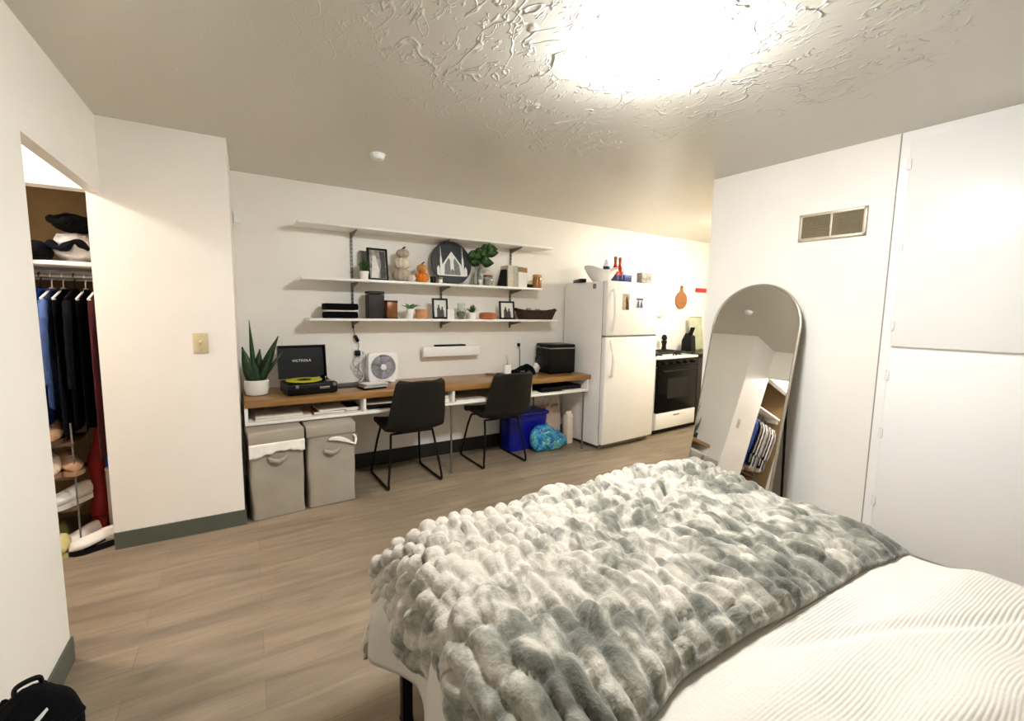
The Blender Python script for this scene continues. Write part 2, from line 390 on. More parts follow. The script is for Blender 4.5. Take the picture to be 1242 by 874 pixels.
# ------------------------------------------------------------------ camera (1242x874)
H = 1.40; FPX = 539.09
yaw, pit, rol = 0.535528, 0.108068, -0.0158301
fwd = Vector((math.sin(yaw) * math.cos(pit), math.cos(yaw) * math.cos(pit), -math.sin(pit)))
rgt = Vector((math.cos(yaw), -math.sin(yaw), 0)); dwn = fwd.cross(rgt)
r2 = rgt * math.cos(rol) + dwn * math.sin(rol); d2 = -rgt * math.sin(rol) + dwn * math.cos(rol)
cd = bpy.data.cameras.new('camera'); cam = bpy.data.objects.new('camera', cd); COL.objects.link(cam)
cd.sensor_fit = 'HORIZONTAL'; cd.sensor_width = 36; cd.lens = FPX / 1242 * 36; cd.clip_start = 0.02
Mx = Matrix((( r2.x, -d2.x, -fwd.x, 0), (r2.y, -d2.y, -fwd.y, 0), (r2.z, -d2.z, -fwd.z, H), (0, 0, 0, 1)))
cam.matrix_world = Mx; scn.camera = cam

# ------------------------------------------------------------------ room
CH = 2.40
def BY(x): return 3.975 + 0.015 * x          # back wall line
def RX(y): return 3.02 + (2.193 - y) * 0.0764  # right wall line
XL = -0.655; YP = 3.255; XK = 5.56; YN = -1.6; XV = -1.75
struct('floor', MB().bx(XV - 0.1, XK + 0.1, YN - 0.1, 4.25, -0.08, 0), M['floor'])
struct('ceiling', MB().bx(XV - 0.1, XK + 0.1, YN - 0.1, 4.25, CH, CH + 0.08), M['ceiling'])
struct('wall_back', MB().prism([(-0.2, BY(-0.2)), (XK, BY(XK)), (XK, 4.2), (-0.2, 4.2)], CH, 'z'), M['wall'])
struct('wall_closet', MB().bx(-0.715, -0.069, YP, 3.97, 0, CH).bx(XV, -0.715, YP, YP + 0.10, 2.013, CH), M['wall'], 'white end wall of the closet with a header over its opening')
struct('wall_left', MB().bx(-0.708, XL, YN, 2.27, 0, CH).bx(-0.708, XL, 2.27, YP, 2.0, CH), M['wall'], 'white left wall with a wide passage through to the closet')
struct('wall_passage', MB().bx(XV - 0.08, XV, 1.0, YP + 0.05, 0, CH).bx(XV, -0.708, 0.95, 1.0, 0, CH), M['wall'], 'white walls of the passage before the closet')
struct('wall_closet_back', MB().bx(XV, -0.715, 3.93, 3.99, 0, CH).bx(XV - 0.08, XV, YP + 0.05, 3.99, 0, CH), M['closet_shade_tan'], 'back and side wall of the closet, interior shade painted in as tan')
struct('wall_right', MB().prism([(RX(2.193), 2.193), (RX(2.193) + 0.13, 2.20), (RX(YN) + 0.13, YN), (RX(YN), YN)], CH, 'z'), M['wall'])
struct('wall_front', MB().bx(XV, XK, YN - 0.1, YN, 0, CH), M['wall'], 'white wall behind the bed head')
struct('wall_kitchen', MB().bx(XK, XK + 0.1, 0.9, 4.2, 0, CH).bx(RX(1.0) + 0.1, XK, 0.85, 0.95, 0, CH), M['wall_cream'], 'cream end walls of the kitchen')
struct('baseboard_left', MB().bx(XL, XL + 0.008, YN, 2.272, 0, 0.10).bx(-0.708, XL + 0.008, 2.27, 2.278, 0, 0.10), M['baseboard'])
struct('baseboard_closet', MB().bx(-0.715, -0.061, YP - 0.008, YP, 0, 0.10).bx(-0.069, -0.061, YP, 3.95, 0, 0.10), M['baseboard'])
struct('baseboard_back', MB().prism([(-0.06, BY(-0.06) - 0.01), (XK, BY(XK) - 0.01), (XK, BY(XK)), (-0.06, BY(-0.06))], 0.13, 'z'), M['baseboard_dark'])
struct('baseboard_right', MB().prism([(RX(2.193) - 0.008, 2.193), (RX(2.193), 2.193), (RX(1.16), 1.16), (RX(1.16) - 0.008, 1.16)], 0.10, 'z'), M['baseboard'])

# right-wall frame: local x = along the wall towards the camera, local y = out of the wall (towards -X)
RANG = math.atan2(-1, 0.0764)
def rw(y): return (RX(y), y, 0.0)
# built-in cupboard
t = thing('wall_cupboard', 'white built-in wall cupboard with an upper and a lower flat door', 'cupboard', rw(1.11), RANG)
LEN = 1.35   # local x 0..LEN goes towards the camera; local -y ... out of wall
def out(d): return -d
part('surround', MB().bx(0.004, 0.045, -0.004, -0.0005, 0, 2.397).bx(0.045, LEN, -0.004, -0.0005, 2.345, 2.397).bx(0.045, LEN, -0.003, -0.0005, 1.216, 1.248).bx(0.045, LEN, -0.004, -0.0005, 0, 0.10), M['door_white'], t)
part('seam_shade_strip', MB().bx(-0.003, 0.0035, -0.0025, -0.0003, 0, 2.398), M['seam_shade'], t, 'thin grey seam line')  # flat grey strip paints the seam's shadow line in place of a recess
for nm, z0, z1, lb, hz in (('door', 1.245, 2.345, 'upper door', (1.36, 1.78, 2.22)), ('door', 0.105, 1.220, 'lower door', (0.35, 0.75, 1.08))):
    d = part(nm, MB().bx(0.05, LEN, -0.024, -0.0045, z0, z1, 0.004), M['door_white'], t, lb)
    for z in hz:
        part('hinge', MB().bx(0.043, 0.060, -0.031, -0.0242, z - 0.026, z + 0.026, 0.001).cyl((0.0465, -0.028, z), 0.005, 0.060, n=10), M['white_gloss'], d)

# vent
t = thing('wall_vent', 'beige metal air vent with two louvred panes high on right wall', 'vent', (RX(1.405), 1.405, 1.958), RANG)
W2, H2 = 0.178, 0.083
fr = MB()
for z in (-H2 + 0.009, H2 - 0.009): fr.box((0, -0.007, z), (2 * W2, 0.014, 0.018), 0.002)
for x in (-W2 + 0.009, 0, W2 - 0.009): fr.box((x, -0.0071, 0), (0.018 if x else 0.012, 0.0138, 2 * H2), 0.002)
part('frame', fr, M['vent_frame'], t)
part('backing', MB().box((0, -0.0015, 0), (2 * W2 - 0.01, 0.002, 2 * H2 - 0.01)), M['vent_dark'], t)
lv = MB()
for sx in (-1, 1):
    for k in range(14):
        lv.box((sx * 0.086, -0.006, -H2 + 0.022 + k * (2 * H2 - 0.044) / 13), (0.15, 0.010, 0.0022), rot=(-0.75 * sx * 0.9, 0, 0))
part('louvres', lv, M['vent_dark'], t)

# smoke detector, door contact sensor, light switch
t = thing('smoke_detector', 'round white smoke detector on the ceiling', 'smoke detector', (0.764, 3.03, CH)); t.scale = (0.74, 0.74, 0.8)
part('housing', MB().lathe([(0.03, -0.042), (0.045, -0.040), (0.056, -0.028), (0.058, -0.012)], n=36), M['white_plastic'], t)
part('base', MB().lathe([(0.062, -0.012), (0.066, -0.006), (0.066, 0.0)], n=36), M['white_plastic'], t)
t = thing('wall_sensor', 'small white sensor box in corner beside the closet wall', 'sensor', (-0.042, BY(0), 2.065))
part('housing', MB().box((0, -0.012, 0), (0.042, 0.024, 0.075), 0.005), M['white_plastic'], t)
part('lens', MB().box((0, -0.0245, 0.012), (0.020, 0.003, 0.024), 0.001), M['white_gloss'], t)
t = thing('light_switch', 'beige light switch plate on white closet wall', 'light switch', (-0.251, YP, 1.185))
part('plate', MB().box((0, -0.003, 0), (0.076, 0.006, 0.122), 0.003), M['beige_plate'], t)
part('toggle', MB().box((0, -0.010, 0.002), (0.010, 0.018, 0.022), 0.002, rot=(0.4, 0, 0)), M['beige_plate'], t)
for z in (-0.043, 0.043): part('screw', MB().cyl((0, -0.0065, z), 0.004, 0.002, rot=(PI / 2, 0, 0), n=12), M['steel'], t)

# ceiling lights (the lamps of the place)
def ceiling_light(loc, r, label, power, colr, group=None):
    t = thing('ceiling_light', label, 'ceiling light', loc)
    part('base', MB().lathe([(r * 0.72, -0.03), (r * 0.80, -0.012), (r * 0.80, 0.0)], n=40), M['white_gloss'], t)
    gl = mat('lamp_glow', (1, 0.98, 0.95, 1), 0.3, var=0.0, emit=colr, estr=power)
    dome = MB().lathe([(0.001, -0.112), (r * 0.3, -0.108), (r * 0.6, -0.094), (r * 0.85, -0.068), (r * 0.98, -0.034), (r, -0.018), (r * 0.9, -0.0305)][:6], n=40)
    part('dome', dome, gl, t)
    part('finial', MB().lathe([(0.002, -0.134), (0.007, -0.130), (0.008, -0.122), (0.005, -0.117), (0.011, -0.112), (0.011, -0.108)], n=16), M['grey_metal'], t)
    return t
ceiling_light((1.356, 1.245, CH), 0.19, 'glowing white dome light on the bedroom ceiling', 62, (0.97, 0.99, 1.0, 1))
ceiling_light((4.55, 2.75, CH), 0.17, 'glowing dome light on the kitchen ceiling', 60, (1.0, 0.955, 0.865, 1))
ceiling_light((-1.58, 2.88, CH), 0.12, 'glowing dome light in the passage before the closet', 60, (1.0, 0.89, 0.84, 1))
#--SPLIT1--
# ------------------------------------------------------------------ desk along the back wall
DR = 0.0165; DS = 0.775
t = thing('wall_desk', 'long wooden desk with open white cubbies along the back wall', 'desk', (0, BY(0) - 0.002, 0), DR)
DL, DD = 2.985, 0.545
part('tabletop', MB().bx(-0.055, DL + 0.02, -DD, 0, 0.728, DS, 0.004), M['desk'], t)
part('shelf_panel', MB().bx(-0.055, DL, -DD + 0.012, -0.01, 0.603, 0.622, 0.002), M['trimwhite'], t, 'white panel under the cubbies')
for x in (-0.046, 0.735, 1.475, 2.27, DL - 0.010):
    part('divider', MB().bx(x - 0.010, x + 0.010, -DD + 0.012, -0.02, 0.622, 0.728, 0.001), M['trimwhite'], t)
for x, y in ((1.46, -DD + 0.03), (DL - 0.05, -DD + 0.03), (-0.03, -DD + 0.06), (DL - 0.35, -0.05)):
    lg = MB().tube([(x, y, 0.603), (x, y, 0.012)], 0.0085, 10)
    lg.cyl((x, y, 0.005), 0.014, 0.012, n=14).cyl((x, y, 0.598), 0.026, 0.010, n=16)
    part('leg', lg, M['grey_metal'], t)
def dw(x, y, z=DS): # desk-local to world
    return (x * math.cos(DR) - y * math.sin(DR), BY(0) - 0.002 + x * math.sin(DR) + y * math.cos(DR), z)
CUB = 0.6225
def slab_item(name, label, cat, x, y, z, size, m, rz=0.0, group=None, cover=None):
    o = thing(name, label, cat, dw(x, y, z), DR + rz, group)
    w, d, h = size
    if name in ('magazine', 'notebook', 'book'):
        part('pages', MB().bx(-w / 2 + 0.003, w / 2 - 0.003, -d / 2 + 0.003, d / 2, 0.002, h - 0.002), M['paper'], o, 'white page block')
        c = MB().bx(-w / 2, w / 2, -d / 2, d / 2, 0, 0.002).bx(-w / 2, w / 2, -d / 2, d / 2, h - 0.002, h).bx(-w / 2, w / 2, d / 2, d / 2 + 0.002, 0, h)
        part('cover', c, m, o)
    else:
        part('body', MB().bx(-w / 2, w / 2, -d / 2, d / 2, 0, h, 0.003), m, o)
        part('lid', MB().bx(-w / 2 - 0.001, w / 2 + 0.001, -d / 2 - 0.001, d / 2 + 0.001, h * 0.7, h + 0.001, 0.003), m, o)
    return o
slab_item('magazine', 'wide pale magazine lying lowest in the left end cubby of the desk', 'magazine', 0.18, -0.36, CUB, (0.36, 0.26, 0.014), M['paper_warm'], 0.03)
slab_item('magazine', 'cream magazine on top of the wide one in left end cubby', 'magazine', 0.16, -0.36, CUB + 0.0142, (0.30, 0.24, 0.012), M['paper'], -0.02)
slab_item('notebook', 'dark red notebook lying flat in the left end cubby', 'notebook', 0.50, -0.34, CUB, (0.22, 0.26, 0.020), M['paper_red'], -0.06)
slab_item('notebook', 'white notebook on top of the dark red notebook', 'notebook', 0.51, -0.36, CUB + 0.0202, (0.20, 0.22, 0.012), M['paper'], 0.08)
slab_item('book', 'black book near the first cubby divider of the desk', 'book', 0.665, -0.33, CUB, (0.10, 0.22, 0.030), M['black'], 0.0)
slab_item('storage_tin', 'black flat tin behind the left chair in a cubby', 'tin', 0.90, -0.35, CUB, (0.26, 0.24, 0.035), M['black'], 0.02)
slab_item('notebook', 'white notebook on the black tin in the second cubby', 'notebook', 0.88, -0.36, CUB + 0.0365, (0.24, 0.20, 0.014), M['paper'], -0.05)
slab_item('book', 'thick yellow book lying lowest beside the middle cubby divider', 'book', 1.385, -0.38, CUB, (0.14, 0.22, 0.038), M['paper_yellow'], 0.0)
slab_item('book', 'cream book on top of the thick yellow book', 'book', 1.385, -0.38, CUB + 0.0385, (0.13, 0.21, 0.022), M['paper_warm'], 0.03)
slab_item('magazine', 'magazine lying in cubby left of the right chair', 'magazine', 1.66, -0.38, CUB, (0.28, 0.24, 0.012), M['paper_warm'], -0.04)
slab_item('storage_tin', 'black flat tin filling right end cubby of the desk', 'tin', 2.68, -0.34, CUB, (0.50, 0.28, 0.045), M['black'], 0.0)
slab_item('magazine', 'pale magazine by the left side of the right end cubby', 'magazine', 2.345, -0.36, CUB, (0.10, 0.22, 0.016), M['sage'], 0.0)
slab_item('magazine', 'white magazine in front of the tin in right end cubby', 'magazine', 2.80, -0.495, CUB, (0.24, 0.05, 0.010), M['paper'], 0.0)

# ------------------------------------------------------------------ wall shelves
MS, LS = 1.645, 1.33
SHY = 3.715
for x in (0.772, 1.578, 2.340):
    where = {0.772: 'left', 1.578: 'middle', 2.340: 'right'}[x]
    t = thing('shelf_rail', f'{where} of the three slotted grey rails that carry the wall shelves', 'shelf rail', (x, BY(x), 1.24), 0.015, 'shelf rails on the back wall')
    r = MB().bx(-0.010, 0.010, -0.012, -0.001, 0, 0.86, 0.001)
    part('upright', r, M['grey_metal'], t)
    s = MB()
    for k in range(26): s.bx(-0.0035, 0.0035, -0.0132, -0.0118, 0.02 + k * 0.032, 0.036 + k * 0.032)
    part('slots', s, M['black'], t)
for nm, x0, x1, zt, lab in (('top', 0.340, 2.690, 2.060, 'empty topmost white wall shelf just under the ceiling'), ('mid', 0.354, 2.565, MS, 'middle white wall shelf carrying the round sign'), ('low', 0.400, 2.76, LS, 'lowest white wall shelf carrying towels, pots and a basket')):
    t = thing('wall_shelf', lab, 'shelf', (x0, BY(x0) - 0.013, zt), 0.015, 'white wall shelves')
    yf = -(BY(x0) - 0.013 - SHY)
    part('board', MB().bx(0, x1 - x0, yf, 0, -0.020, 0, 0.002), M['trimwhite'], t)
    for x in (0.772, 1.578, 2.340):
        b = MB().prism([(-0.0, -0.0205), (yf * 0.82, -0.0205), (yf * 0.82, -0.030), (-0.02, -0.062), (0.0, -0.062)], 0.007, 'x', x - x0 - 0.0035)
        part('bracket', b, M['grey_metal'], t)

# ------------------------------------------------------------------ shelf ornaments
def blade(mb, base, tip, width, bend=0.0, n=8, fold=0.15, rnd=0.5, facing=None):
    """a leaf with a mid fold and thickness, from base to tip"""
    B, T = Vector(base), Vector(tip); ax = (T - B); L = ax.length; ax.normalize()
    side = ax.cross(Vector((0, 0, 1))) if facing is None else ax.cross(Vector(facing))
    if side.length < 0.05: side = Vector((1, 0, 0))
    side.normalize(); nor = side.cross(ax); rows = []
    for i in range(n + 1):
        f = i / n
        p = B + ax * L * f + nor * bend * L * math.sin(PI * f) * 0.5 + Vector((0, 0, -1)) * abs(bend) * L * f * f * 0.3
        w = width * 0.5 * (math.sin(PI * min(0.98, f ** rnd * 0.97 + 0.03)) ** 0.8)
        rows.append([p - side * w, p - nor * w * fold - nor * 0.0012, p + side * w, p - nor * w * fold + nor * 0.0015])
    vs = [[mb.bm.verts.new(q) for q in r] for r in rows]
    for a, b in zip(vs, vs[1:]):
        for k in range(4): mb.bm.faces.new((a[k], a[(k + 1) % 4], b[(k + 1) % 4], b[k]))
    mb.bm.faces.new(vs[0]); mb.bm.faces.new(list(reversed(vs[-1])))

def pot_profile(r, h, taper=0.85):
    return [(r * taper * 0.9, 0), (r * taper, 0.003), (r, h * 0.85), (r, h), (r * 0.9, h), (r * 0.86, h * 0.86)]
def potted(label, loc, r, h, leaves, lm, taper=0.85, pm='white_pot', seed=1):
    t = thing('potted_plant', label, 'potted plant', loc)
    part('pot', MB().lathe(pot_profile(r, h, taper), n=28), M[pm], t)
    part('soil', MB().lathe([(0.002, h * 0.84), (r * 0.87, h * 0.84), (r * 0.87, h * 0.88), (0.002, h * 0.90)], n=24), M['soil'], t)
    rnd = random.Random(seed); f = MB(); leaves(f, h * 0.86, rnd)
    part('foliage', f, M[lm], t, smooth=180)
    return t
def tuft(n, R, hh, w):
    def fn(f, z, rnd):
        for k in range(n):
            a = rnd.uniform(0, 2 * PI); q = rnd.random() ** 0.5; l = R * q
            blade(f, (0.008 * math.cos(a), 0.008 * math.sin(a), z), (l * math.cos(a), l * math.sin(a), z + hh * (1 - 0.5 * q * q) * rnd.uniform(0.8, 1.05)), w, 0.1, 5)
    return fn
potted('small bushy green plant in a white pot at left end of middle shelf', (0.838, 3.81, MS), 0.037, 0.070, tuft(70, 0.062, 0.11, 0.016), 'leaf', seed=3)
t = thing('wooden_block', 'narrow grey board leaning behind the leftmost bushy plant', 'board', (0.858, 3.925, MS), 0.015)
part('board', MB().box((0, 0.010, 0.126), (0.062, 0.014, 0.252), 0.002, rot=(-0.10, 0, 0)), M['paint_grey'], t)
part('foot', MB().bx(-0.025, 0.025, -0.03, -0.012, 0, 0.012, 0.002), M['paint_grey'], t)

def frame(label, loc, w, h, rz, mt, lean=0.14, art=0):
    t = thing('picture_frame', label, 'picture frame', loc, rz)
    b = 0.016; R = Matrix.Rotation(-lean, 4, 'X')
    def rot(mb): bmesh.ops.transform(mb.bm, matrix=R, verts=mb.bm.verts); return mb
    f = MB().bx(-w / 2, -w / 2 + b, -0.010, 0.008, 0, h, 0.002).bx(w / 2 - b, w / 2, -0.010, 0.008, 0, h, 0.002).bx(-w / 2 + b, w / 2 - b, -0.010, 0.008, 0, b, 0.002).bx(-w / 2 + b, w / 2 - b, -0.010, 0.008, h - b, h, 0.002)
    part('frame', rot(f), M['black'], t)
    part('backing', rot(MB().bx(-w / 2 + 0.004, w / 2 - 0.004, 0.004, 0.009, 0.004, h - 0.004)), M['dark_brown'], t)
    part('photo', rot(MB().bx(-w / 2 + b, w / 2 - b, -0.002, 0.003, b, h - b)), M[mt], t)
    iw, ih = w - 2 * b, h - 2 * b
    if art == 1:     # grey-and-white photo: pale draped figure shapes, dark right side
        part('photo_figure', rot(MB().prism([(-iw * .42, b + ih * .02), (-iw * .02, b + ih * .02), (iw * .10, b + ih * .30), (-iw * .05, b + ih * .62), (-iw * .10, b + ih * .80), (-iw * .30, b + ih * .80), (-iw * .34, b + ih * .45)], 0.0012, 'y', -0.0035)), M['photo_light'], t)
        part('photo_figure', rot(MB().prism([(iw * .10, b + ih * .02), (iw * .46, b + ih * .02), (iw * .46, b + ih * .97), (iw * .12, b + ih * .97), (iw * .2, b + ih * .5)], 0.0012, 'y', -0.0034)), M['photo_dark'], t)
    else:            # two dark figures on a pale ground
        for dx, hh in ((-0.12, 0.72), (0.16, 0.62)):
            part('photo_figure', rot(MB().prism([(iw * (dx - .15), b), (iw * (dx + .15), b), (iw * (dx + .13), b + ih * (hh - .22)), (iw * (dx + .06), b + ih * (hh - .14)), (iw * (dx + .07), b + ih * hh), (iw * (dx - .05), b + ih * hh), (iw * (dx - .06), b + ih * (hh - .14)), (iw * (dx - .14), b + ih * (hh - .22))], 0.0012, 'y', -0.0034 - 0.0002 * dx)), M['photo_dark'], t)
    st = MB().box((0, 0.055, h * 0.36), (0.03, 0.004, h * 0.74), rot=(0.16, 0, 0))
    part('stand', st, M['black'], t)
    return t
frame('large black picture frame of a pale figure on middle shelf', (0.950, 3.80, MS), 0.172, 0.268, 0.10, 'photo_grey', art=1)
frame('black picture frame behind a white card on lowest shelf', (1.505, 3.82, LS), 0.146, 0.186, -0.05, 'photo_light')
frame('black picture frame beside the basket on lowest shelf', (2.205, 3.82, LS), 0.166, 0.178, -0.05, 'photo_light')
t = thing('greeting_card', 'small white card standing in front of a black picture frame', 'card', (1.585, 3.770, LS), -0.2)
part('panel', MB().box((0, 0, 0.044), (0.062, 0.003, 0.088), rot=(-0.1, 0, 0)), M['paper'], t)
part('panel', MB().box((0.004, 0.020, 0.043), (0.062, 0.003, 0.086), rot=(0.2, 0, 0)), M['paper'], t)

def pumpkin(label, loc, r, h, m, lobes=10, stem=True, squash=0.14):
    t = thing('pumpkin', label, 'pumpkin', loc)
    prof = [(r * 0.10, h * 0.04)] + [(r * (math.sin(a) ** 0.75), h * (0.5 - 0.5 * math.cos(a))) for a in [PI * k / 12 for k in range(1, 12)]] + [(r * 0.10, h * 0.93)]
    b = MB().lathe(prof, n=60, mod=lambda a, rr, z: (rr * (1 - squash * (1 - abs(math.sin(lobes * a / 2)) ** 0.7)), z))
    part('body', b, M[m], t, smooth=180)
    if stem:
        part('stem', MB().tube([(0, 0, h * 0.90), (0.003, 0, h * 1.04), (0.014, 0.0, h * 1.20), (0.024, 0, h * 1.24)], 0.01, 8, radii=[0.014 * r / 0.06, 0.010 * r / 0.06, 0.008 * r / 0.06, 0.006]), M['stem'], t)
    return t
PX = 1.160
pumpkin('largest pale grey pumpkin, lowest of its stack on middle shelf', (PX, 3.83, MS), 0.084, 0.112, 'pumpkin_grey', stem=False)
pumpkin('cream pumpkin between two others in the pale stack', (PX + 0.002, 3.83, MS + 0.107), 0.072, 0.100, 'pumpkin_cream', stem=False)
pumpkin('grey pumpkin with curled stem on top of the pale stack', (PX + 0.006, 3.83, MS + 0.202), 0.056, 0.076, 'pumpkin_grey')
pumpkin('tiny cream pumpkin in front of the pale pumpkin stack', (1.220, 3.760, MS), 0.036, 0.062, 'pumpkin_cream', stem=False)
pumpkin('bright orange pumpkin carrying a tan one on middle shelf', (1.325, 3.80, MS), 0.062, 0.092, 'orange', stem=False)
pumpkin('small tan pumpkin on top of the orange one', (1.325, 3.80, MS + 0.087), 0.046, 0.072, 'orange_tan')

def jar(name, label, loc, r, h, m, lidm, fill=None, lidh=0.02, neck=0.9):
    t = thing(name, label, 'jar', loc)
    part('body', MB().lathe([(r * 0.85, 0), (r, 0.006), (r, h * 0.72), (r * neck, h * 0.84), (r * neck, h - lidh)], n=28), M[m], t)
    part('lid', MB().lathe([(r * neck + 0.001, h - lidh), (r * neck + 0.004, h - lidh + 0.002), (r * neck + 0.004, h - 0.002), (r * neck, h)], n=28), M[lidm], t)
    if fill: part('filling', MB().lathe([(r * 0.9, 0.004), (r * 0.93, h * 0.6), (0.01, h * 0.62)], n=24), M[fill], t)
    return t
jar('small_jar', 'tiny black jar left of the round sign', (1.418, 3.775, MS), 0.024, 0.056, 'black', 'black')
jar('small_jar', 'tiny pale jar at the foot of the round sign', (1.474, 3.745, MS), 0.019, 0.052, 'white_pot', 'grey_metal')
# round sign with a generic spired building
t = thing('round_sign', 'round dark sign painted with a white spired building', 'sign', (1.640, 3.855, MS), 0.02)
R = Matrix.Translation((0, 0, 0.0)) @ Matrix.Rotation(-0.16, 4, 'X'); RR = 0.2
def tilt(mb): bmesh.ops.transform(mb.bm, matrix=R, verts=mb.bm.verts); return mb
part('disc', tilt(MB().cyl((0, 0, RR), RR, 0.018, rot=(PI / 2, 0, 0), n=72, bev=0.003)), M['sign_black'], t)
def sp(pts, name, m, y=-0.0098): part(name, tilt(MB().prism([(a, b + RR) for a, b in pts], 0.0018, 'y', y - 0.0009)), M[m], t)
for s in (-1, 1):
    x = s * 0.108
    sp([(x - 0.005, -0.115), (x + 0.013 * 1, -0.115), (x + 0.011, 0.03), (x + 0.006, 0.06), (x + 0.001, 0.155), (x - 0.003, 0.06), (x - 0.008, 0.03), (x - 0.012, -0.115)], 'spire', 'paint_white')
    sp([(s * 0.150, -0.115), (s * 0.123, -0.115), (s * 0.123, -0.055), (s * 0.136, -0.03), (s * 0.150, -0.055)], 'turret', 'paint_white')
sp([(-0.095, -0.115), (0.095, -0.115), (0.095, -0.02), (0.0, 0.105), (-0.095, -0.02)], 'facade', 'paint_white')
for s in (-1, 1): sp([(s * 0.018, -0.112), (s * 0.080, -0.112), (s * 0.072, -0.02), (s * 0.030, 0.045), (s * 0.018, 0.02)], 'facade_shade', 'paint_grey', -0.0112)
sp([(-0.016, -0.112), (0.016, -0.112), (0.016, -0.075), (0, -0.055), (-0.016, -0.075)], 'doorway', 'paint_grey', -0.0112)
sp([(-0.13, -0.122), (0.13, -0.122), (0.15, -0.115), (-0.15, -0.115)], 'ground_line', 'paint_white')

# glass vase with cutting
t = thing('glass_vase', 'clear glass vase right of the round sign', 'vase', (1.882, 3.83, MS))
part('body', MB().lathe([(0.030, 0), (0.038, 0.004), (0.042, 0.06), (0.030, 0.12), (0.024, 0.15), (0.028, 0.165), (0.026, 0.165), (0.022, 0.15), (0.027, 0.12), (0.038, 0.06), (0.034, 0.010)], n=32), M['glass'], t, smooth=60)
part('water', MB().lathe([(0.033, 0.011), (0.0372, 0.06), (0.030, 0.100), (0.002, 0.100)], n=28), M['glass'], t)
t = thing('leafy_cutting', 'big dark green leaves standing in the glass vase', 'plant', (1.882, 3.83, MS + 0.012))
stm = MB(); lf = MB(); rnd = random.Random(5)
for k, (dx, dz, s) in enumerate(((-0.06, 0.27, .12), (0.01, 0.30, .12), (0.07, 0.335, .12), (0.10, 0.30, .11), (0.03, 0.25, .13), (-0.03, 0.22, .12), (0.07, 0.215, .12), (0.0, 0.265, .12), (0.095, 0.34, .10), (0.05, 0.285, .13))):
    y = rnd.uniform(-0.07, 0.03)
    stm.tube(smoothpath([(0, 0, 0.0), (dx * 0.15, y * 0.2, 0.13), (dx * 0.6, y * 0.7, dz - 0.06), (dx, y, dz)]), 0.0022, 6)
    a = rnd.uniform(-0.6, 0.6)
    blade(lf, (dx - 0.3 * s, y, dz - 0.015), (dx + s * 0.6, y - 0.03, dz + 0.03 * a), s * 0.8, 0.15, 8, 0.2, 0.7, facing=(0.1, 1, 0.35))
    blade(lf, (dx, y, dz - 0.02), (dx - 0.02 + 0.02 * a, y - 0.03, dz + 0.04), s * 0.7, 0.15, 8, 0.2, 0.7, facing=(0.2, 1, 0.2))
part('stem', stm, M['leaf_dark'], t); part('leaves', lf, M['leaf'], t, smooth=180)
t = thing('small_dish', 'little white egg cup in front of the glass vase', 'dish', (1.868, 3.745, MS))
part('cup', MB().lathe([(0.012, 0.018), (0.019, 0.03), (0.020, 0.050), (0.017, 0.050), (0.014, 0.032)], n=20), M['white_pot'], t)
part('foot', MB().lathe([(0.017, 0), (0.014, 0.006), (0.006, 0.012), (0.012, 0.018)], n=20), M['white_pot'], t)
jar('glass_jar', 'pale glass jar with brown lid between the vase and bookend', (1.985, 3.82, MS), 0.046, 0.102, 'glass', 'copper_brown', 'jar_fill')
# bookends and books
t = thing('bookend', 'black bookend with a tall angled upright left of books', 'bookend', (2.168, 3.82, MS))
part('foot', MB().bx(-0.12, -0.004, -0.05, 0.05, 0, 0.006, 0.002), M['black_matte'], t)
part('upright', MB().prism([(-0.06, 0.006), (0.0, 0.006), (0.0, 0.160), (-0.022, 0.165), (-0.04, 0.09)], 0.09, 'y', -0.045), M['black_matte'], t)
t = thing('bookend', 'black bookend showing only a low foot right of books', 'bookend', (2.392, 3.82, MS))
part('foot', MB().bx(0.0, 0.075, -0.05, 0.05, 0, 0.035, 0.004), M['black_matte'], t)
part('upright', MB().bx(0.0, 0.006, -0.05, 0.05, 0.03, 0.10, 0.001), M['black_matte'], t)
def shelf_book(label, x0, x1, y, h, d, m, band=None):
    t = thing('book', label, 'book', ((x0 + x1) / 2, y, MS), 0.015, 'books between the black bookends'); w = x1 - x0
    part('pages', MB().bx(-w / 2 + 0.004, w / 2 - 0.004, 0.004, d - 0.004, 0.004, h - 0.004), M['paper'], t, 'cream page block')
    part('cover', MB().bx(-w / 2, -w / 2 + 0.004, 0, d, 0, h).bx(w / 2 - 0.004, w / 2, 0, d, 0, h).bx(-w / 2 + .004, w / 2 - .004, 0, 0.004, 0, h), M[m], t)
    if band: part('spine_band', MB().bx(-w / 2 - .0004, w / 2 + .0004, -0.0012, 0.02, h * 0.74, h * 0.98), M[band], t, 'brown band at the top of the spine')
shelf_book('tan book standing first beside tall black bookend', 2.172, 2.230, 3.76, 0.205, 0.15, 'paper_warm')
shelf_book('olive tan book standing second from the tall bookend', 2.231, 2.287, 3.762, 0.203, 0.15, 'jar_fill')
shelf_book('cream book with wide brown band, third from tall bookend', 2.288, 2.340, 3.757, 0.198, 0.15, 'paper', 'band_brown')
shelf_book('cream book with brown band next to the low bookend', 2.341, 2.388, 3.758, 0.194, 0.15, 'paper', 'band_brown')
jar('amber_jar', 'amber jar of honey colour at right end of middle shelf', (2.535, 3.80, MS), 0.046, 0.135, 'amber', 'tan_wood', lidh=0.025)

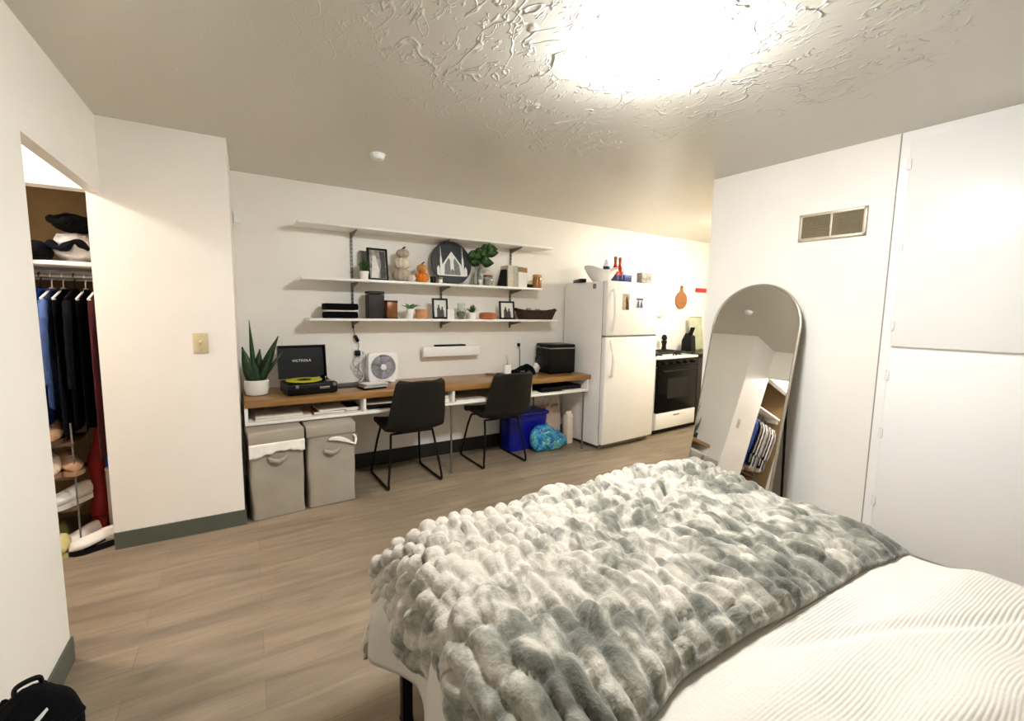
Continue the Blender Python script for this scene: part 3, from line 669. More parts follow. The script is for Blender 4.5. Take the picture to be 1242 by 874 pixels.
# lowest shelf
def towel(label, z, h, m, w=0.245):
    t = thing('folded_towel', label, 'towel', (0.645, 3.83, z), 0.015)
    b = MB()
    def fn(u, v):
        a = 2 * PI * u; c, s = math.cos(a), math.sin(a)
        yy = (abs(c) ** 0.35) * (1 if c > 0 else -1) * 0.085; zz = (abs(s) ** 0.7) * (1 if s > 0 else -1) * h / 2
        return (-w / 2 + w * v, yy + 0.003 * math.sin(9 * v + 2), h / 2 + zz * (1 - 0.06 * math.sin(7 * v)))
    V = b.grid(fn, 28, 14, wrap=True)
    b.bm.faces.new([r[0] for r in V]); b.bm.faces.new([r[-1] for r in reversed(V)])
    part('bottom_fold', b, M[m], t, smooth=60)
    part('top_fold', MB().box((0, -0.004, h * 0.97), (w * 0.96, 0.16, h * 0.12), h * 0.05), M[m], t)
towel('black folded towel lying lowest on the lowest shelf', LS, 0.050, 'black_cloth')
towel('thin white towel between two black towels', LS + 0.0525, 0.012, 'liner', 0.235)
towel('black folded towel on top of the white one', LS + 0.0665, 0.050, 'black_cloth', 0.25)
t = thing('wooden_box', 'tall dark brown upright box on lowest shelf', 'box', (0.925, 3.84, LS), 0.05)
part('body', MB().bx(-0.066, 0.066, -0.055, 0.055, 0, 0.200, 0.006), M['dark_brown'], t)
part('lid', MB().bx(-0.068, 0.068, -0.057, 0.057, 0.203, 0.226, 0.006), M['dark_brown'], t)
t = thing('candle_holder', 'square brown coppery candle holder beside the tall dark box', 'candle holder', (1.045, 3.79, LS), 0.05)
part('body', MB().bx(-0.045, 0.045, -0.045, 0.045, 0, 0.148, 0.004), M['copper_brown'], t)
part('rim', MB().bx(-0.047, 0.047, -0.047, 0.047, 0.136, 0.153, 0.003), M['dark_brown'], t)
part('foot', MB().bx(-0.048, 0.048, -0.048, 0.048, 0, 0.010, 0.002), M['dark_brown'], t)
def broad(f, z, rnd):
    for dx, dy, dz, w in ((-0.085, -0.01, 0.085, .05), (-0.05, -0.02, 0.11, .05), (0.07, -0.01, 0.10, .055), (0.095, 0.0, 0.085, .05), (0.02, -0.03, 0.075, .045), (-0.02, 0.03, 0.09, .045), (0.05, 0.03, 0.11, .045)):
        blade(f, (dx * 0.05, dy * 0.05, z), (dx, dy, z + dz * 0.6), w, 0.3, 8, 0.3, 0.9)
potted('plant with spreading broad leaves in a slim white pot', (1.216, 3.80, LS), 0.031, 0.085, broad, 'leaf_blue', 0.8, seed=2)
jar('wooden_jar', 'round light wooden lidded pot beside the slim white pot', (1.325, 3.81, LS), 0.056, 0.086, 'tan_wood', 'tan_wood', lidh=0.016, neck=1.0)
t = thing('glass_vase', 'round glass vase holding dried moss on lowest shelf', 'vase', (1.712, 3.83, LS))
part('bowl', MB().lathe([(0.028, 0), (0.045, 0.012), (0.055, 0.045), (0.046, 0.082), (0.034, 0.100), (0.036, 0.145), (0.033, 0.145), (0.031, 0.100), (0.043, 0.080), (0.051, 0.045), (0.040, 0.014)], n=32), M['glass'], t, smooth=60)
ms = MB(); ms.ball((0, 0, 0.045), (0.042, 0.042, 0.028)); part('moss', ms, M['moss'], t, smooth=180)
potted('little bushy plant in a white pot beside the round glass vase', (1.812, 3.80, LS), 0.038, 0.062, tuft(60, 0.062, 0.085, 0.014), 'leaf', seed=9)
t = thing('clay_dish', 'low terracotta dish with lid left of the last picture frame', 'dish', (1.975, 3.80, LS))
part('bowl', MB().lathe([(0.055, 0), (0.078, 0.006), (0.084, 0.040), (0.080, 0.042), (0.07, 0.02)], n=36), M['terracotta'], t)
part('lid', MB().lathe([(0.080, 0.043), (0.082, 0.047), (0.07, 0.062), (0.02, 0.066), (0.001, 0.066)], n=36), M['terracotta'], t)
t = thing('wicker_basket', 'long low dark wicker basket at right end of lowest shelf', 'basket', (2.545, 3.83, LS), 0.0)
def brim(a, r, z): return (r * (1 + 0.04 * math.cos(2 * a)), z + 0.006 * math.cos(2 * a) * (z > 0.05))
bk = MB(); W = 0.225
def bfn(u, v):
    a = 2 * PI * u; e = 0.5; c, s = math.cos(a), math.sin(a)
    fl = 0.80 + 0.20 * v
    wv = 0.0022 * math.sin(40 * a + PI * round(v * 12)) 
    return ((abs(c) ** e) * (1 if c > 0 else -1) * (W * fl + wv), (abs(s) ** e) * (1 if s > 0 else -1) * (0.095 * fl + wv), v * (0.088 + 0.012 * abs(c) ** 4))
V = bk.grid(bfn, 160, 13, wrap=True); bk.bm.faces.new([r[0] for r in reversed(V)])
o = part('body', bk, M['basket'], t); solid(o, 0.006, -1)
rim = [bfn(k / 60, 1.0) for k in range(60)]
part('rim', MB().tube(rim, 0.007, 8, closed=True), M['basket'], t)
for s, lab in ((-1, 'left'), (1, 'right')):
    part('handle', MB().tube(smoothpath([(s * W * 0.97, -0.04, 0.092), (s * (W + 0.012), -0.02, 0.108), (s * (W + 0.012), 0.02, 0.108), (s * W * 0.97, 0.04, 0.092)]), 0.005, 8), M['basket'], t)
jar('small_jar', 'pale little jar inside the basket, nearer the picture frame', (2.46, 3.83, LS + 0.008), 0.026, 0.106, 'white_pot', 'steel')
jar('small_jar', 'pale little jar inside the basket, nearer the fridge', (2.575, 3.835, LS + 0.008), 0.026, 0.100, 'white_pot', 'steel')

# ------------------------------------------------------------------ on the desk
t = thing('snake_plant', 'tall snake plant in a white pot at left end of the desk', 'potted plant', (0.035, 3.69, DS))
part('pot', MB().lathe([(0.055, 0), (0.070, 0.006), (0.078, 0.045), (0.078, 0.105), (0.073, 0.110), (0.069, 0.105), (0.069, 0.09)], n=40), M['white_pot'], t)
part('soil', MB().lathe([(0.002, 0.088), (0.068, 0.088), (0.068, 0.092), (0.002, 0.096)], n=28), M['soil'], t)
for k, (b, tp, w, bd) in enumerate((((-0.010, 0.00, 0.09), (-0.030, 0.02, 0.545), 0.034, 0.03), ((-0.015, -0.01, 0.08), (-0.080, -0.02, 0.36), 0.085, -0.10), ((0.012, 0.0, 0.08), (0.150, -0.01, 0.43), 0.072, 0.06), ((0.02, 0.015, 0.09), (0.185, 0.02, 0.335), 0.030, -0.20), ((0.0, -0.02, 0.08), (-0.02, -0.05, 0.27), 0.075, 0.05), ((0.022, -0.015, 0.08), (0.10, -0.03, 0.32), 0.055, -0.12), ((-0.002, 0.02, 0.08), (0.03, 0.05, 0.33), 0.075, 0.04), ((-0.03, 0.0, 0.08), (-0.062, 0.03, 0.25), 0.065, 0.06))):
    lf = MB(); blade(lf, b, tp, w, bd, 12, 0.25, 0.55, facing=(0.25 * math.sin(k * 2.1), 1, 0)); part('leaf', lf, M['leaf_dark'], t, smooth=180)

# record player
t = thing('record_player', 'black suitcase record player with open lid and yellow record', 'record player', (0.375, 3.645, DS), 0.13)
w, d, h = 0.345, 0.27, 0.082
part('case', MB().bx(-w / 2, w / 2, -d / 2, d / 2, 0.006, h, 0.008), M['black'], t)
part('deck', MB().bx(-w / 2 + 0.010, w / 2 - 0.010, -d / 2 + 0.010, d / 2 - 0.012, h, h + 0.003, 0.001), M['black_gloss'], t)
lid = MB().bx(-w / 2, w / 2, -0.004, 0.0, 0.0, 0.255).bx(-w / 2, -w / 2 + 0.005, -0.045, -0.004, 0, 0.255).bx(w / 2 - 0.005, w / 2, -0.045, -0.004, 0, 0.255).bx(-w / 2, w / 2, -0.045, -0.004, 0.25, 0.255).bx(-w / 2, w / 2, -0.045, -0.004, 0, 0.005)
lo = part('lid', lid, M['black'], t, loc=(0, d / 2 + 0.045, h + 0.004), rot=(-0.12, 0, 0))
text_part('lettering', 'VICTROLA', 0.026, M['paint_white'], lo, (0.0, -0.0046, 0.135), (PI / 2, 0, 0), sx=1.0)
part('record', MB().cyl((-0.03, 0.0, h + 0.013), 0.125, 0.004, n=64).cyl((-0.03, 0, h + 0.008), 0.10, 0.008, n=40), M['yellow_vinyl'], t, 'yellow vinyl record')
part('record_label', MB().cyl((-0.03, 0.0, h + 0.0155), 0.05, 0.0012, n=40).cyl((-0.03, 0, h + 0.018), 0.004, 0.010, n=12), M['black'], t, 'black centre label')
part('tonearm', MB().cyl((0.125, 0.085, h + 0.014), 0.018, 0.024, n=20).tube([(0.125, 0.085, h + 0.03), (0.13, 0.0, h + 0.03), (0.115, -0.075, h + 0.026)], 0.005, 8).box((0.112, -0.085, h + 0.022), (0.014, 0.026, 0.012), 0.003), M['black_gloss'], t)
part('knob', MB().cyl((0.135, -0.105, h + 0.009), 0.012, 0.014, n=20, bev=0.002), M['steel'], t)
part('emblem', MB().bx(0.045, 0.115, -d / 2 - 0.0025, -d / 2, 0.040, 0.056, 0.001), M['steel'], t, 'small silver emblem')
text_part('lettering', 'VICTROLA', 0.011, M['black'], t, (0.08, -d / 2 - 0.0028, 0.048), (PI / 2, 0, 0), extrude=0.0003)
for x in (-0.11, 0.15): part('latch', MB().bx(x - 0.011, x + 0.011, -d / 2 - 0.005, -d / 2, h - 0.028, h - 0.004, 0.001), M['grey_metal'], t)
ft = MB()
for x in (-0.14, 0.14):
    for y in (-0.10, 0.10): ft.cyl((x, y, 0.003), 0.010, 0.006, n=14)
part('rubber_feet', ft, M['black_matte'], t)
# flat black sleeve, cd cases
t = thing('record_sleeve', 'flat black record sleeve lying behind the disc cases', 'record sleeve', (0.73, 3.815, DS), 0.05)
part('sleeve', MB().bx(-0.155, 0.155, -0.10, 0.10, 0.0, 0.006, 0.001), M['black'], t)
part('inner_sleeve', MB().bx(-0.150, 0.16, -0.095, 0.095, 0.002, 0.0045), M['paper'], t)
def disc_case(label, x, y, z, rz, m):
    t = thing('disc_case', label, 'disc case', (x, y, z), rz, 'disc cases on the desk')
    part('case', MB().bx(-0.095, 0.095, -0.068, 0.068, 0, 0.013, 0.0015), M['clear_wrap'] if m != 'black' else M['black_gloss'], t)
    part('cover_sheet', MB().bx(-0.092, 0.092, -0.065, 0.065, 0.0132, 0.0142), M[m], t)
disc_case('black disc case lying lowest beside the record player', 0.835, 3.615, DS, 0.22, 'black')
disc_case('dark disc case in the middle of the pile beside record player', 0.845, 3.612, DS + 0.0145, 0.12, 'photo_dark')
disc_case('pale disc case on top of the pile beside record player', 0.85, 3.618, DS + 0.0290, 0.28, 'paper')
# box fan
t = thing('box_fan', 'square white desk fan with round grille', 'fan', (0.990, 3.885, DS), 0.06)
W2 = 0.128
hs = MB()
ring = [(math.cos(a) * 0.106, math.sin(a) * 0.106 + 0.136) for a in [2 * PI * k / 48 for k in range(48)]]
def sq(a):
    c, s = math.cos(a), math.sin(a); e = 0.28
    return ((abs(c) ** e) * (1 if c > 0 else -1) * W2, (abs(s) ** e) * (1 if s > 0 else -1) * W2 + 0.136)
N = 96; fr = []
for k in range(N):
    a = 2 * PI * k / N; ox, oz = sq(a); ix, iz = math.cos(a) * 0.108, math.sin(a) * 0.108 + 0.136
    fr.append([hs.bm.verts.new(p) for p in ((ox, -0.032, oz), (ix, -0.036, iz), (ix, 0.036, iz), (ox, 0.032, oz))])
for k in range(N):
    a, b = fr[k], fr[(k + 1) % N]
    for q in range(4): hs.bm.faces.new((a[q], b[q], b[(q + 1) % 4], a[(q + 1) % 4]))
part('housing', hs, M['white_plastic'], t, smooth=40)
gr = MB()
for y in (-0.034, 0.034):
    for k in range(1, 8): gr.tube([(math.cos(2 * PI * j / 40) * 0.0135 * k + 0, y, 0.136 + math.sin(2 * PI * j / 40) * 0.0135 * k) for j in range(40)], 0.0011, 5, closed=True)
    for k in range(12):
        a = 2 * PI * k / 12 + 0.1; gr.tube([(math.cos(a) * 0.02, y, 0.136 + math.sin(a) * 0.02), (math.cos(a + 0.3) * 0.108, y, 0.136 + math.sin(a + 0.3) * 0.108)], 0.0012, 5)
part('grille', gr, M['black_fan'], t)
part('hub_cap', MB().cyl((0, -0.036, 0.136), 0.026, 0.008, rot=(PI / 2, 0, 0), n=28, bev=0.002), M['white_gloss'], t)
for k in range(5):
    bl = MB()
    def bf(u, v, k=k):
        a = 2 * PI * k / 5 + 0.95 * (u - 0.5); r = 0.02 + 0.08 * v
        return (math.cos(a) * r, 0.018 * (u - 0.5) * 1.6, 0.136 + math.sin(a) * r)
    bl.grid(bf, 8, 6); o = part('blade', bl, M['black_fan'], t); solid(o, 0.002)
part('motor', MB().cyl((0, 0.006, 0.136), 0.022, 0.05, rot=(PI / 2, 0, 0), n=24), M['black_fan'], t)
part('foot', MB().bx(-0.10, -0.06, -0.045, 0.045, 0.0, 0.012, 0.003).bx(0.06, 0.10, -0.045, 0.045, 0, 0.012, 0.003), M['white_plastic'], t)

# cords by the left rail
t = thing('power_adapter', 'black power adapter hanging on a cord below lowest shelf', 'power adapter', (0.795, BY(0.8) - 0.022, 1.155))
part('brick', MB().box((0, 0, 0), (0.028, 0.026, 0.062), 0.005, rot=(0, -0.45, 0)), M['black'], t)
part('cord', MB().tube(smoothpath([(-0.012, 0, 0.028), (-0.022, 0.006, 0.08), (-0.026, 0.004, 0.15)]), 0.0028, 7).tube(smoothpath([(0.012, 0, -0.028), (0.018, 0, -0.06), (0.014, 0.004, -0.10), (0.02, 0.0, -0.115)]), 0.0025, 7), M['black'], t)
t = thing('wall_outlet', 'white outlet plate behind cords left of the fan', 'outlet', (0.80, BY(0.8), 1.01))
part('plate', MB().box((0, -0.003, 0), (0.075, 0.006, 0.118), 0.003), M['white_plastic'], t)
part('socket', MB().box((0, -0.0065, 0.022), (0.03, 0.003, 0.03), 0.001).box((0, -0.0065, -0.022), (0.03, 0.003, 0.03), 0.001), M['white_gloss'], t)
t = thing('charger_plug', 'black square plug in the outlet left of the fan', 'plug', (0.80, BY(0.8) - 0.008, 1.03))
part('body', MB().box((0, -0.020, 0), (0.046, 0.038, 0.046), 0.006), M['black'], t)
part('cord', MB().tube(smoothpath([(0.0, -0.03, -0.02), (-0.03, -0.035, -0.05), (-0.04, -0.05, -0.10), (0.01, -0.045, -0.15), (0.03, -0.05, -0.20), (0.0, -0.06, -0.238), (-0.05, -0.06, -0.249)]), 0.0028, 7), M['grey_metal'], t)
t = thing('cable_bundle', 'loose bundle of pale cables hanging above the desk beside fan', 'cables', (0.83, BY(0.8) - 0.012, 0.90))
for k in range(4):
    rr = random.Random(k); pts = [(rr.uniform(-0.02, 0.02), -0.006 - 0.006 * k, 0.14)]
    for z in (0.08, 0.02, -0.04, -0.09): pts.append((rr.uniform(-0.05, 0.04), -0.01 - 0.01 * k, z))
    pts.append((rr.uniform(-0.04, 0.04), -0.03 - 0.012 * k, -0.121))
    part('cable', MB().tube(smoothpath(pts), 0.0035, 7), M['white_plastic' if k % 2 else 'clear_wrap'], t)

# floating white bar on the wall
t = thing('wall_ledge', 'white floating box ledge with black strip on wall above desk', 'wall ledge', (1.655, BY(1.65), 1.025), 0.015)
part('box', MB().bx(-0.288, 0.288, -0.105, -0.045, -0.046, 0.046, 0.004), M['white_gloss'], t)
part('wall_mount', MB().bx(-0.25, 0.25, -0.045, -0.001, -0.02, 0.02), M['white_gloss'], t)
part('top_strip', MB().bx(-0.17, 0.14, -0.10, -0.055, 0.0465, 0.062, 0.003), M['black_matte'], t, 'black strip along the top')

# right-hand desk things
t = thing('wooden_coaster', 'dark wooden coaster at the back of desk left of the diffuser', 'coaster', dw(2.06, -0.10))
part('disc', MB().lathe([(0.045, 0), (0.05, 0.003), (0.05, 0.009), (0.044, 0.012)], n=36), M['brown_wood'], t)
part('inlay', MB().lathe([(0.040, 0.012), (0.040, 0.0135), (0.001, 0.0135)], n=36), M['copper_brown'], t)
t = thing('reed_diffuser', 'white cylinder diffuser with a thin stick beside right chair', 'diffuser', (2.145, 3.70, DS))
part('body', MB().lathe([(0.034, 0), (0.037, 0.004), (0.037, 0.112), (0.034, 0.118), (0.012, 0.120)], n=32), M['white_pot'], t)
part('collar', MB().lathe([(0.012, 0.119), (0.012, 0.126), (0.006, 0.126)], n=16), M['steel'], t)
part('stick', MB().tube([(0, 0, 0.10), (-0.008, 0.004, 0.215)], 0.0022, 6).tube([(0, 0, 0.10), (0.010, 0.008, 0.19)], 0.0016, 6), M['tan_wood'], t)
t = thing('black_pouch', 'crumpled black pouch on the desk left of the ice maker', 'pouch', (2.375, 3.80, DS), 0.08)
b = MB()
def pf(u, v):
    a = 2 * PI * u; th = PI * v
    x = 0.155 * math.cos(th) * (-1); rr = math.sin(th) ** 0.6
    prof = 0.055 + 0.050 * (0.5 + 0.5 * math.sin(2.2 * x / 0.155 + 0.3))
    z = rr * math.sin(a) * prof; y = rr * math.cos(a) * 0.07
    n = mnoise.noise(Vector((x * 14, y * 14, z * 14))) * 0.012
    return (x, y + n, max(0.0, z * (1 if z > 0 else 0.0) + n * (z > 0.01)))
b.grid(pf, 36, 28, wrap=True)
o = part('body', b, M['black_cloth'], t, smooth=180)
part('strap', MB().tube(smoothpath([(-0.10, -0.055, 0.05), (-0.05, -0.082, 0.03), (0.0, -0.088, 0.028), (0.03, -0.085, 0.055)]), 0.006, 8), M['black'], t)
part('tag', MB().box((-0.05, -0.078, 0.040), (0.05, 0.003, 0.016), rot=(0.4, 0, 0.05)), M['paint_grey'], t)
t = thing('white_cloth', 'small white cloth crumpled between the black pouch and ice maker', 'cloth', (2.565, 3.83, DS))
b = MB(); v = b.ball((0, 0, 0.05), (0.038, 0.04, 0.052), sub=4)
for q in v:
    n = mnoise.noise(q.co * 22); q.co *= 1 + 0.22 * n; q.co.z = max(0.0, q.co.z)
part('folds', b, M['liner'], t, smooth=180)
part('hem', MB().tube(smoothpath([(-0.03, -0.035, 0.05), (0.0, -0.048, 0.062), (0.03, -0.035, 0.05)]), 0.004, 8), M['liner'], t)
t = thing('ice_maker', 'black countertop ice maker with silver trimmed lid beside fridge', 'ice maker', (2.785, 3.795, DS), -0.06)
w, d, h = 0.31, 0.29, 0.305
part('body', MB().bx(-w / 2, w / 2, -d / 2, d / 2, 0.008, h - 0.045, 0.014), M['black'], t)
part('lid', MB().bx(-w / 2, w / 2, -d / 2, d / 2, h - 0.036, h, 0.014), M['black'], t)
part('trim_band', MB().bx(-w / 2 - 0.002, w / 2 + 0.002, -d / 2 - 0.002, d / 2 + 0.002, h - 0.046, h - 0.034, 0.004), M['steel'], t, 'silver band')
part('window', MB().bx(-0.07, 0.09, -0.08, 0.06, h, h + 0.003, 0.001), M['paint_grey'], t, 'grey clear lid window')
ft = MB()
for x in (-0.12, 0.12):
    for y in (-0.11, 0.11): ft.cyl((x, y, 0.004), 0.012, 0.008, n=14)
part('rubber_feet', ft, M['black_matte'], t)
t = thing('coiled_cable', 'looped black cord leaning against left side of ice maker', 'cord', (2.600, 3.83, DS))
cc = [(0.01 + 0.028 * math.cos(a) + 0.004 * math.sin(a * 0.37), 0.02 * math.sin(a * 0.5), 0.205 + 0.034 * math.sin(a) + 0.002 * k) for k, a in enumerate([2 * PI * j / 14 for j in range(36)])]
part('coil', MB().tube(cc, 0.0045, 7), M['black'], t)
part('tail', MB().tube(smoothpath([(0.02, 0, 0.19), (-0.02, 0.015, 0.165), (-0.03, 0.02, 0.12), (0.0, 0.02, 0.05), (0.01, 0.06, 0.006)]), 0.0045, 7), M['black'], t)
t = thing('wall_outlet', 'white outlet plate above the black pouch', 'outlet', (2.447, BY(2.45), 1.085), 0.015)
part('plate', MB().box((0, -0.003, 0), (0.073, 0.006, 0.116), 0.003), M['white_plastic'], t)
part('socket', MB().box((0, -0.0065, 0.022), (0.03, 0.003, 0.03), 0.001).box((0, -0.0065, -0.022), (0.03, 0.003, 0.03), 0.001), M['white_gloss'], t)
t = thing('charging_cable', 'black plug with cord dropping to the desk behind black pouch', 'cord', (2.447, BY(2.45) - 0.009, 1.06))
part('plug', MB().box((0, -0.012, 0), (0.026, 0.024, 0.034), 0.004), M['black'], t)
part('cord', MB().tube(smoothpath([(0, -0.016, -0.015), (0.010, -0.018, -0.06), (0.012, -0.018, -0.16), (0.008, -0.03, -0.26), (0.03, -0.05, -0.281)]), 0.004, 7), M['black'], t)
#--SPLIT2--
# ------------------------------------------------------------------ under the desk
def hamper(label, x, y, rz, w, d, h, liner):
    t = thing('laundry_hamper', label, 'hamper', (x, y, 0), rz, 'grey fabric hampers under the desk')
    b = MB()
    def wall(u, v):
        a = 2 * PI * u; e = 0.16; c, s = math.cos(a), math.sin(a)
        k = 1 + 0.012 * math.sin(PI * v) * math.sin(3 * a + v * 3)
        px = (abs(c) ** e) * (1 if c > 0 else -1) * w / 2 * k; py = (abs(s) ** e) * (1 if s > 0 else -1) * d / 2 * k
        n = 0.006 * mnoise.noise(Vector((px * 6, py * 6, v * 3)))
        return (px + n, py + n, 0.004 + v * (h - 0.05))
    V = b.grid(wall, 64, 16, wrap=True); b.bm.faces.new([r[0] for r in reversed(V)]); b.bm.faces.new([r[-1] for r in V])
    part('bag', b, M['hamper'], t, smooth=60)
    part('lid', MB().bx(-w / 2 - 0.004, w / 2 + 0.004, -d / 2 - 0.006, d / 2, h - 0.046, h - 0.004, 0.010).bx(-w / 2 - 0.003, w / 2 + 0.003, -d / 2 - 0.009, -d / 2 - 0.002, h - 0.085, h - 0.01, 0.004), M['hamper'], t)
    if liner:
        b = MB()
        def lf(u, v):
            x = -w / 2 - 0.004 + (w + 0.008) * u
            low = h - 0.165 - 0.012 * math.sin(7 * u + 1) - 0.014 * mnoise.noise(Vector((u * 9, 0, 2))) + 0.02 * u
            return (x, -d / 2 - 0.012 - 0.006 * (1 - v) * abs(math.sin(13 * u)), low + (h - 0.082 - low) * v)
        b.grid(lf, 40, 8); o = part('liner_cuff', b, M['liner'], t, 'white folded liner edge', smooth=180); solid(o, 0.006, 0)
    else:
        b = MB()
        def lf(u, v):
            x = -0.02 + (w / 2 + 0.02) * u
            return (x, -d / 2 - 0.014 - 0.006 * math.sin(3 * u + v), h - 0.120 - 0.055 * u ** 1.5 + 0.034 * math.sin(PI * (0.15 + 0.85 * u)) * v)
        b.grid(lf, 24, 6); o = part('liner_cuff', b, M['liner'], t, 'white liner peeping out', smooth=180); solid(o, 0.005, 0)
        part('liner_knot', MB().tube(smoothpath([(w / 2 - 0.01, -d / 2 - 0.012, h - 0.10), (w / 2 + 0.004, -d / 2 - 0.012, h - 0.13), (w / 2 - 0.004, -d / 2 - 0.012, h - 0.17)]), 0.009, 8), M['liner'], t, 'white liner tip')
    hb = MB()
    def hf(u, v): return (-0.055 + 0.11 * u, -d / 2 - 0.012 - 0.014 * math.sin(PI * u), h - 0.205 + 0.03 * v - 0.02 * math.sin(PI * u))
    hb.grid(hf, 12, 3); o = part('handle', hb, M['hamper'], t, smooth=180); solid(o, 0.006)
hamper('grey fabric hamper with white liner cuff, next to closet wall', 0.118, 3.445, 0.09, 0.325, 0.34, 0.600, True)
hamper('grey fabric hamper with a bit of liner showing, farther from closet wall', 0.470, 3.478, 0.04, 0.325, 0.34, 0.598, False)

def chair(label, x, y, rz):
    t = thing('desk_chair', label, 'chair', (x, y, 0), rz, 'desk chairs')
    def prof(v):   # v 0 seat front .. 1 back top -> (y, z, halfwidth)
        pts = [(0.225, 0.440, 0.195), (0.19, 0.468, 0.205), (0.05, 0.456, 0.222), (-0.10, 0.446, 0.230), (-0.21, 0.452, 0.232), (-0.285, 0.492, 0.232), (-0.325, 0.58, 0.228), (-0.360, 0.70, 0.214), (-0.395, 0.82, 0.198), (-0.407, 0.872, 0.188)]
        f = v * (len(pts) - 1); i = min(int(f), len(pts) - 2); k = f - i
        p0, p1, p2, p3 = pts[max(i - 1, 0)], pts[i], pts[i + 1], pts[min(i + 2, len(pts) - 1)]
        return [0.5 * (2 * b + (c - a) * k + (2 * a - 5 * b + 4 * c - d) * k * k + (3 * b - a - 3 * c + d) * k ** 3) for a, b, c, d in zip(p0, p1, p2, p3)]
    def shell(v0, v1, nv):
        b = MB()
        def fn(u, w):
            v = v0 + (v1 - v0) * w; y, z, hw = prof(v); s = 2 * u - 1
            # rounded corners at the free ends
            end = min(1.0, (v / 0.09)) if v < 0.09 else (min(1.0, (1 - v) / 0.07) if v > 0.93 else 1.0)
            hw *= 0.86 + 0.14 * math.sqrt(max(0, 1 - (1 - end) ** 2))
            cup = 0.045 * s * s * (1 if 0.25 < v else v / 0.25)
            k = min(1, max(0, (v - 0.38) / 0.25))  # seat: cup upward; back: cup forward
            return (hw * s, y + cup * k * 1.1, z + cup * (1 - k) * 0.9)
        b.grid(fn, 17, nv); return b
    for nm, a, c, n in (('seat', 0.0, 0.50, 16), ('backrest', 0.47, 1.0, 18)):
        o = part(nm, shell(a, c, n), M['leather'], t, smooth=180); solid(o, 0.034, 0)
        bv = o.modifiers.new('bev', 'BEVEL'); bv.width = 0.012; bv.segments = 3; bv.limit_method = 'ANGLE'; bv.angle_limit = 1.0
    # seams
    sm = MB()
    for v in (0.52,):
        pts = []
        for k in range(17):
            y, z, hw = prof(v); s = (2 * k / 16 - 1) * 0.97; cup = 0.045 * s * s; kk = min(1, max(0, (v - 0.38) / 0.25))
            pts.append((hw * s, y + cup * kk * 1.1 - 0.016, z + cup * (1 - kk) * 0.9 - 0.006))
        sm.tube(pts, 0.0022, 6)
    part('seam', sm, M['black_matte'], t)
    for s in (-1, 1):
        x0 = s * 0.175; x1 = s * 0.222
        path = smoothpath([(x0, 0.10, 0.425), (x0 + s * 0.012, 0.16, 0.30), (x1 - s * 0.006, 0.218, 0.06)], 5) + smoothpath([(x1, 0.225, 0.022), (x1, 0.205, 0.0095), (x1, 0.16, 0.0095), (x1, -0.19, 0.0095), (x1, -0.235, 0.0095), (x1, -0.252, 0.026)], 4) + smoothpath([(x1, -0.246, 0.06), (x0 + s * 0.02, -0.215, 0.26), (x0, -0.17, 0.425)], 5)
        part('leg', MB().tube(path, 0.0095, 10), M['black'], t)
    fr = MB()
    for y in (0.10, -0.17): fr.tube([(-0.178, y, 0.427), (0.178, y, 0.427)], 0.009, 8)
    part('seat_frame', fr, M['black'], t)
    return t
chair('black leather sled chair standing nearer the hampers', 1.098, 3.60, 0.045)
chair('black leather sled chair standing nearer the blue bin', 1.972, 3.672, 0.02)

t = thing('storage_bin', 'blue plastic storage bin with lid under the desk', 'storage bin', (2.43, 3.845, 0), 0.03)
b = MB()
def bw(u, v):
    a = 2 * PI * u; e = 0.2; c, s = math.cos(a), math.sin(a); k = 0.90 + 0.10 * v
    return ((abs(c) ** e) * (1 if c > 0 else -1) * 0.235 * k, (abs(s) ** e) * (1 if s > 0 else -1) * 0.112 * k, v * 0.345)
V = b.grid(bw, 56, 8, wrap=True); b.bm.faces.new([r[0] for r in reversed(V)]); b.bm.faces.new([r[-1] for r in V])
part('tub', b, M['blue_bin'], t, smooth=60)
part('lid', MB().box((0, 0, 0.366), (0.50, 0.244, 0.040), 0.014).box((0, 0, 0.390), (0.44, 0.19, 0.016), 0.006), M['blue_lid'], t)
for s in (-1, 1): part('latch', MB().box((s * 0.246, 0, 0.335), (0.016, 0.08, 0.07), 0.005), M['blue_lid'], t)
part('rib', MB().box((0, -0.108, 0.30), (0.40, 0.012, 0.02), 0.004), M['blue_bin'], t)

t = thing('plastic_bag', 'blue and green printed plastic bag on the floor before the blue bin', 'bag', (2.625, 3.655, 0), 0.06)
b = MB(); v = b.ball((0, 0, 0), (1, 1, 1), sub=5)
for q in v:
    p = q.co.copy(); e = 0.55
    p = Vector([(abs(c) ** e) * (1 if c > 0 else -1) for c in p]); p *= 1 / max(1.0, p.length ** 0.35)
    x = p.x * 0.235; k = (x + 0.235) / 0.47
    hh = 0.130 * (1.05 - 0.62 * max(0, k - 0.40) / 0.60); z = hh + p.z * hh; y = p.y * 0.075 * (1 - 0.35 * p.z * (p.z > 0))
    n = mnoise.fractal(Vector((x, y, z)) * 16, 0.8, 2.1, 4); m2 = abs(mnoise.noise(Vector((x, y, z)) * 30))
    q.co = Vector((x + n * 0.014, y + n * 0.014 - 0.006 * m2, max(0.001, z + n * 0.016)))
part('body', b, M['printed_bag'], t, smooth=50)
kn = MB()
for a in (-0.5, 0.3, 1.0): blade(kn, (-0.06, 0, 0.24), (-0.06 + 0.06 * math.sin(a), -0.01 + 0.02 * a, 0.285), 0.05, 0.2, 6, 0.3)
part('tied_ends', kn, M['printed_bag'], t, smooth=60)

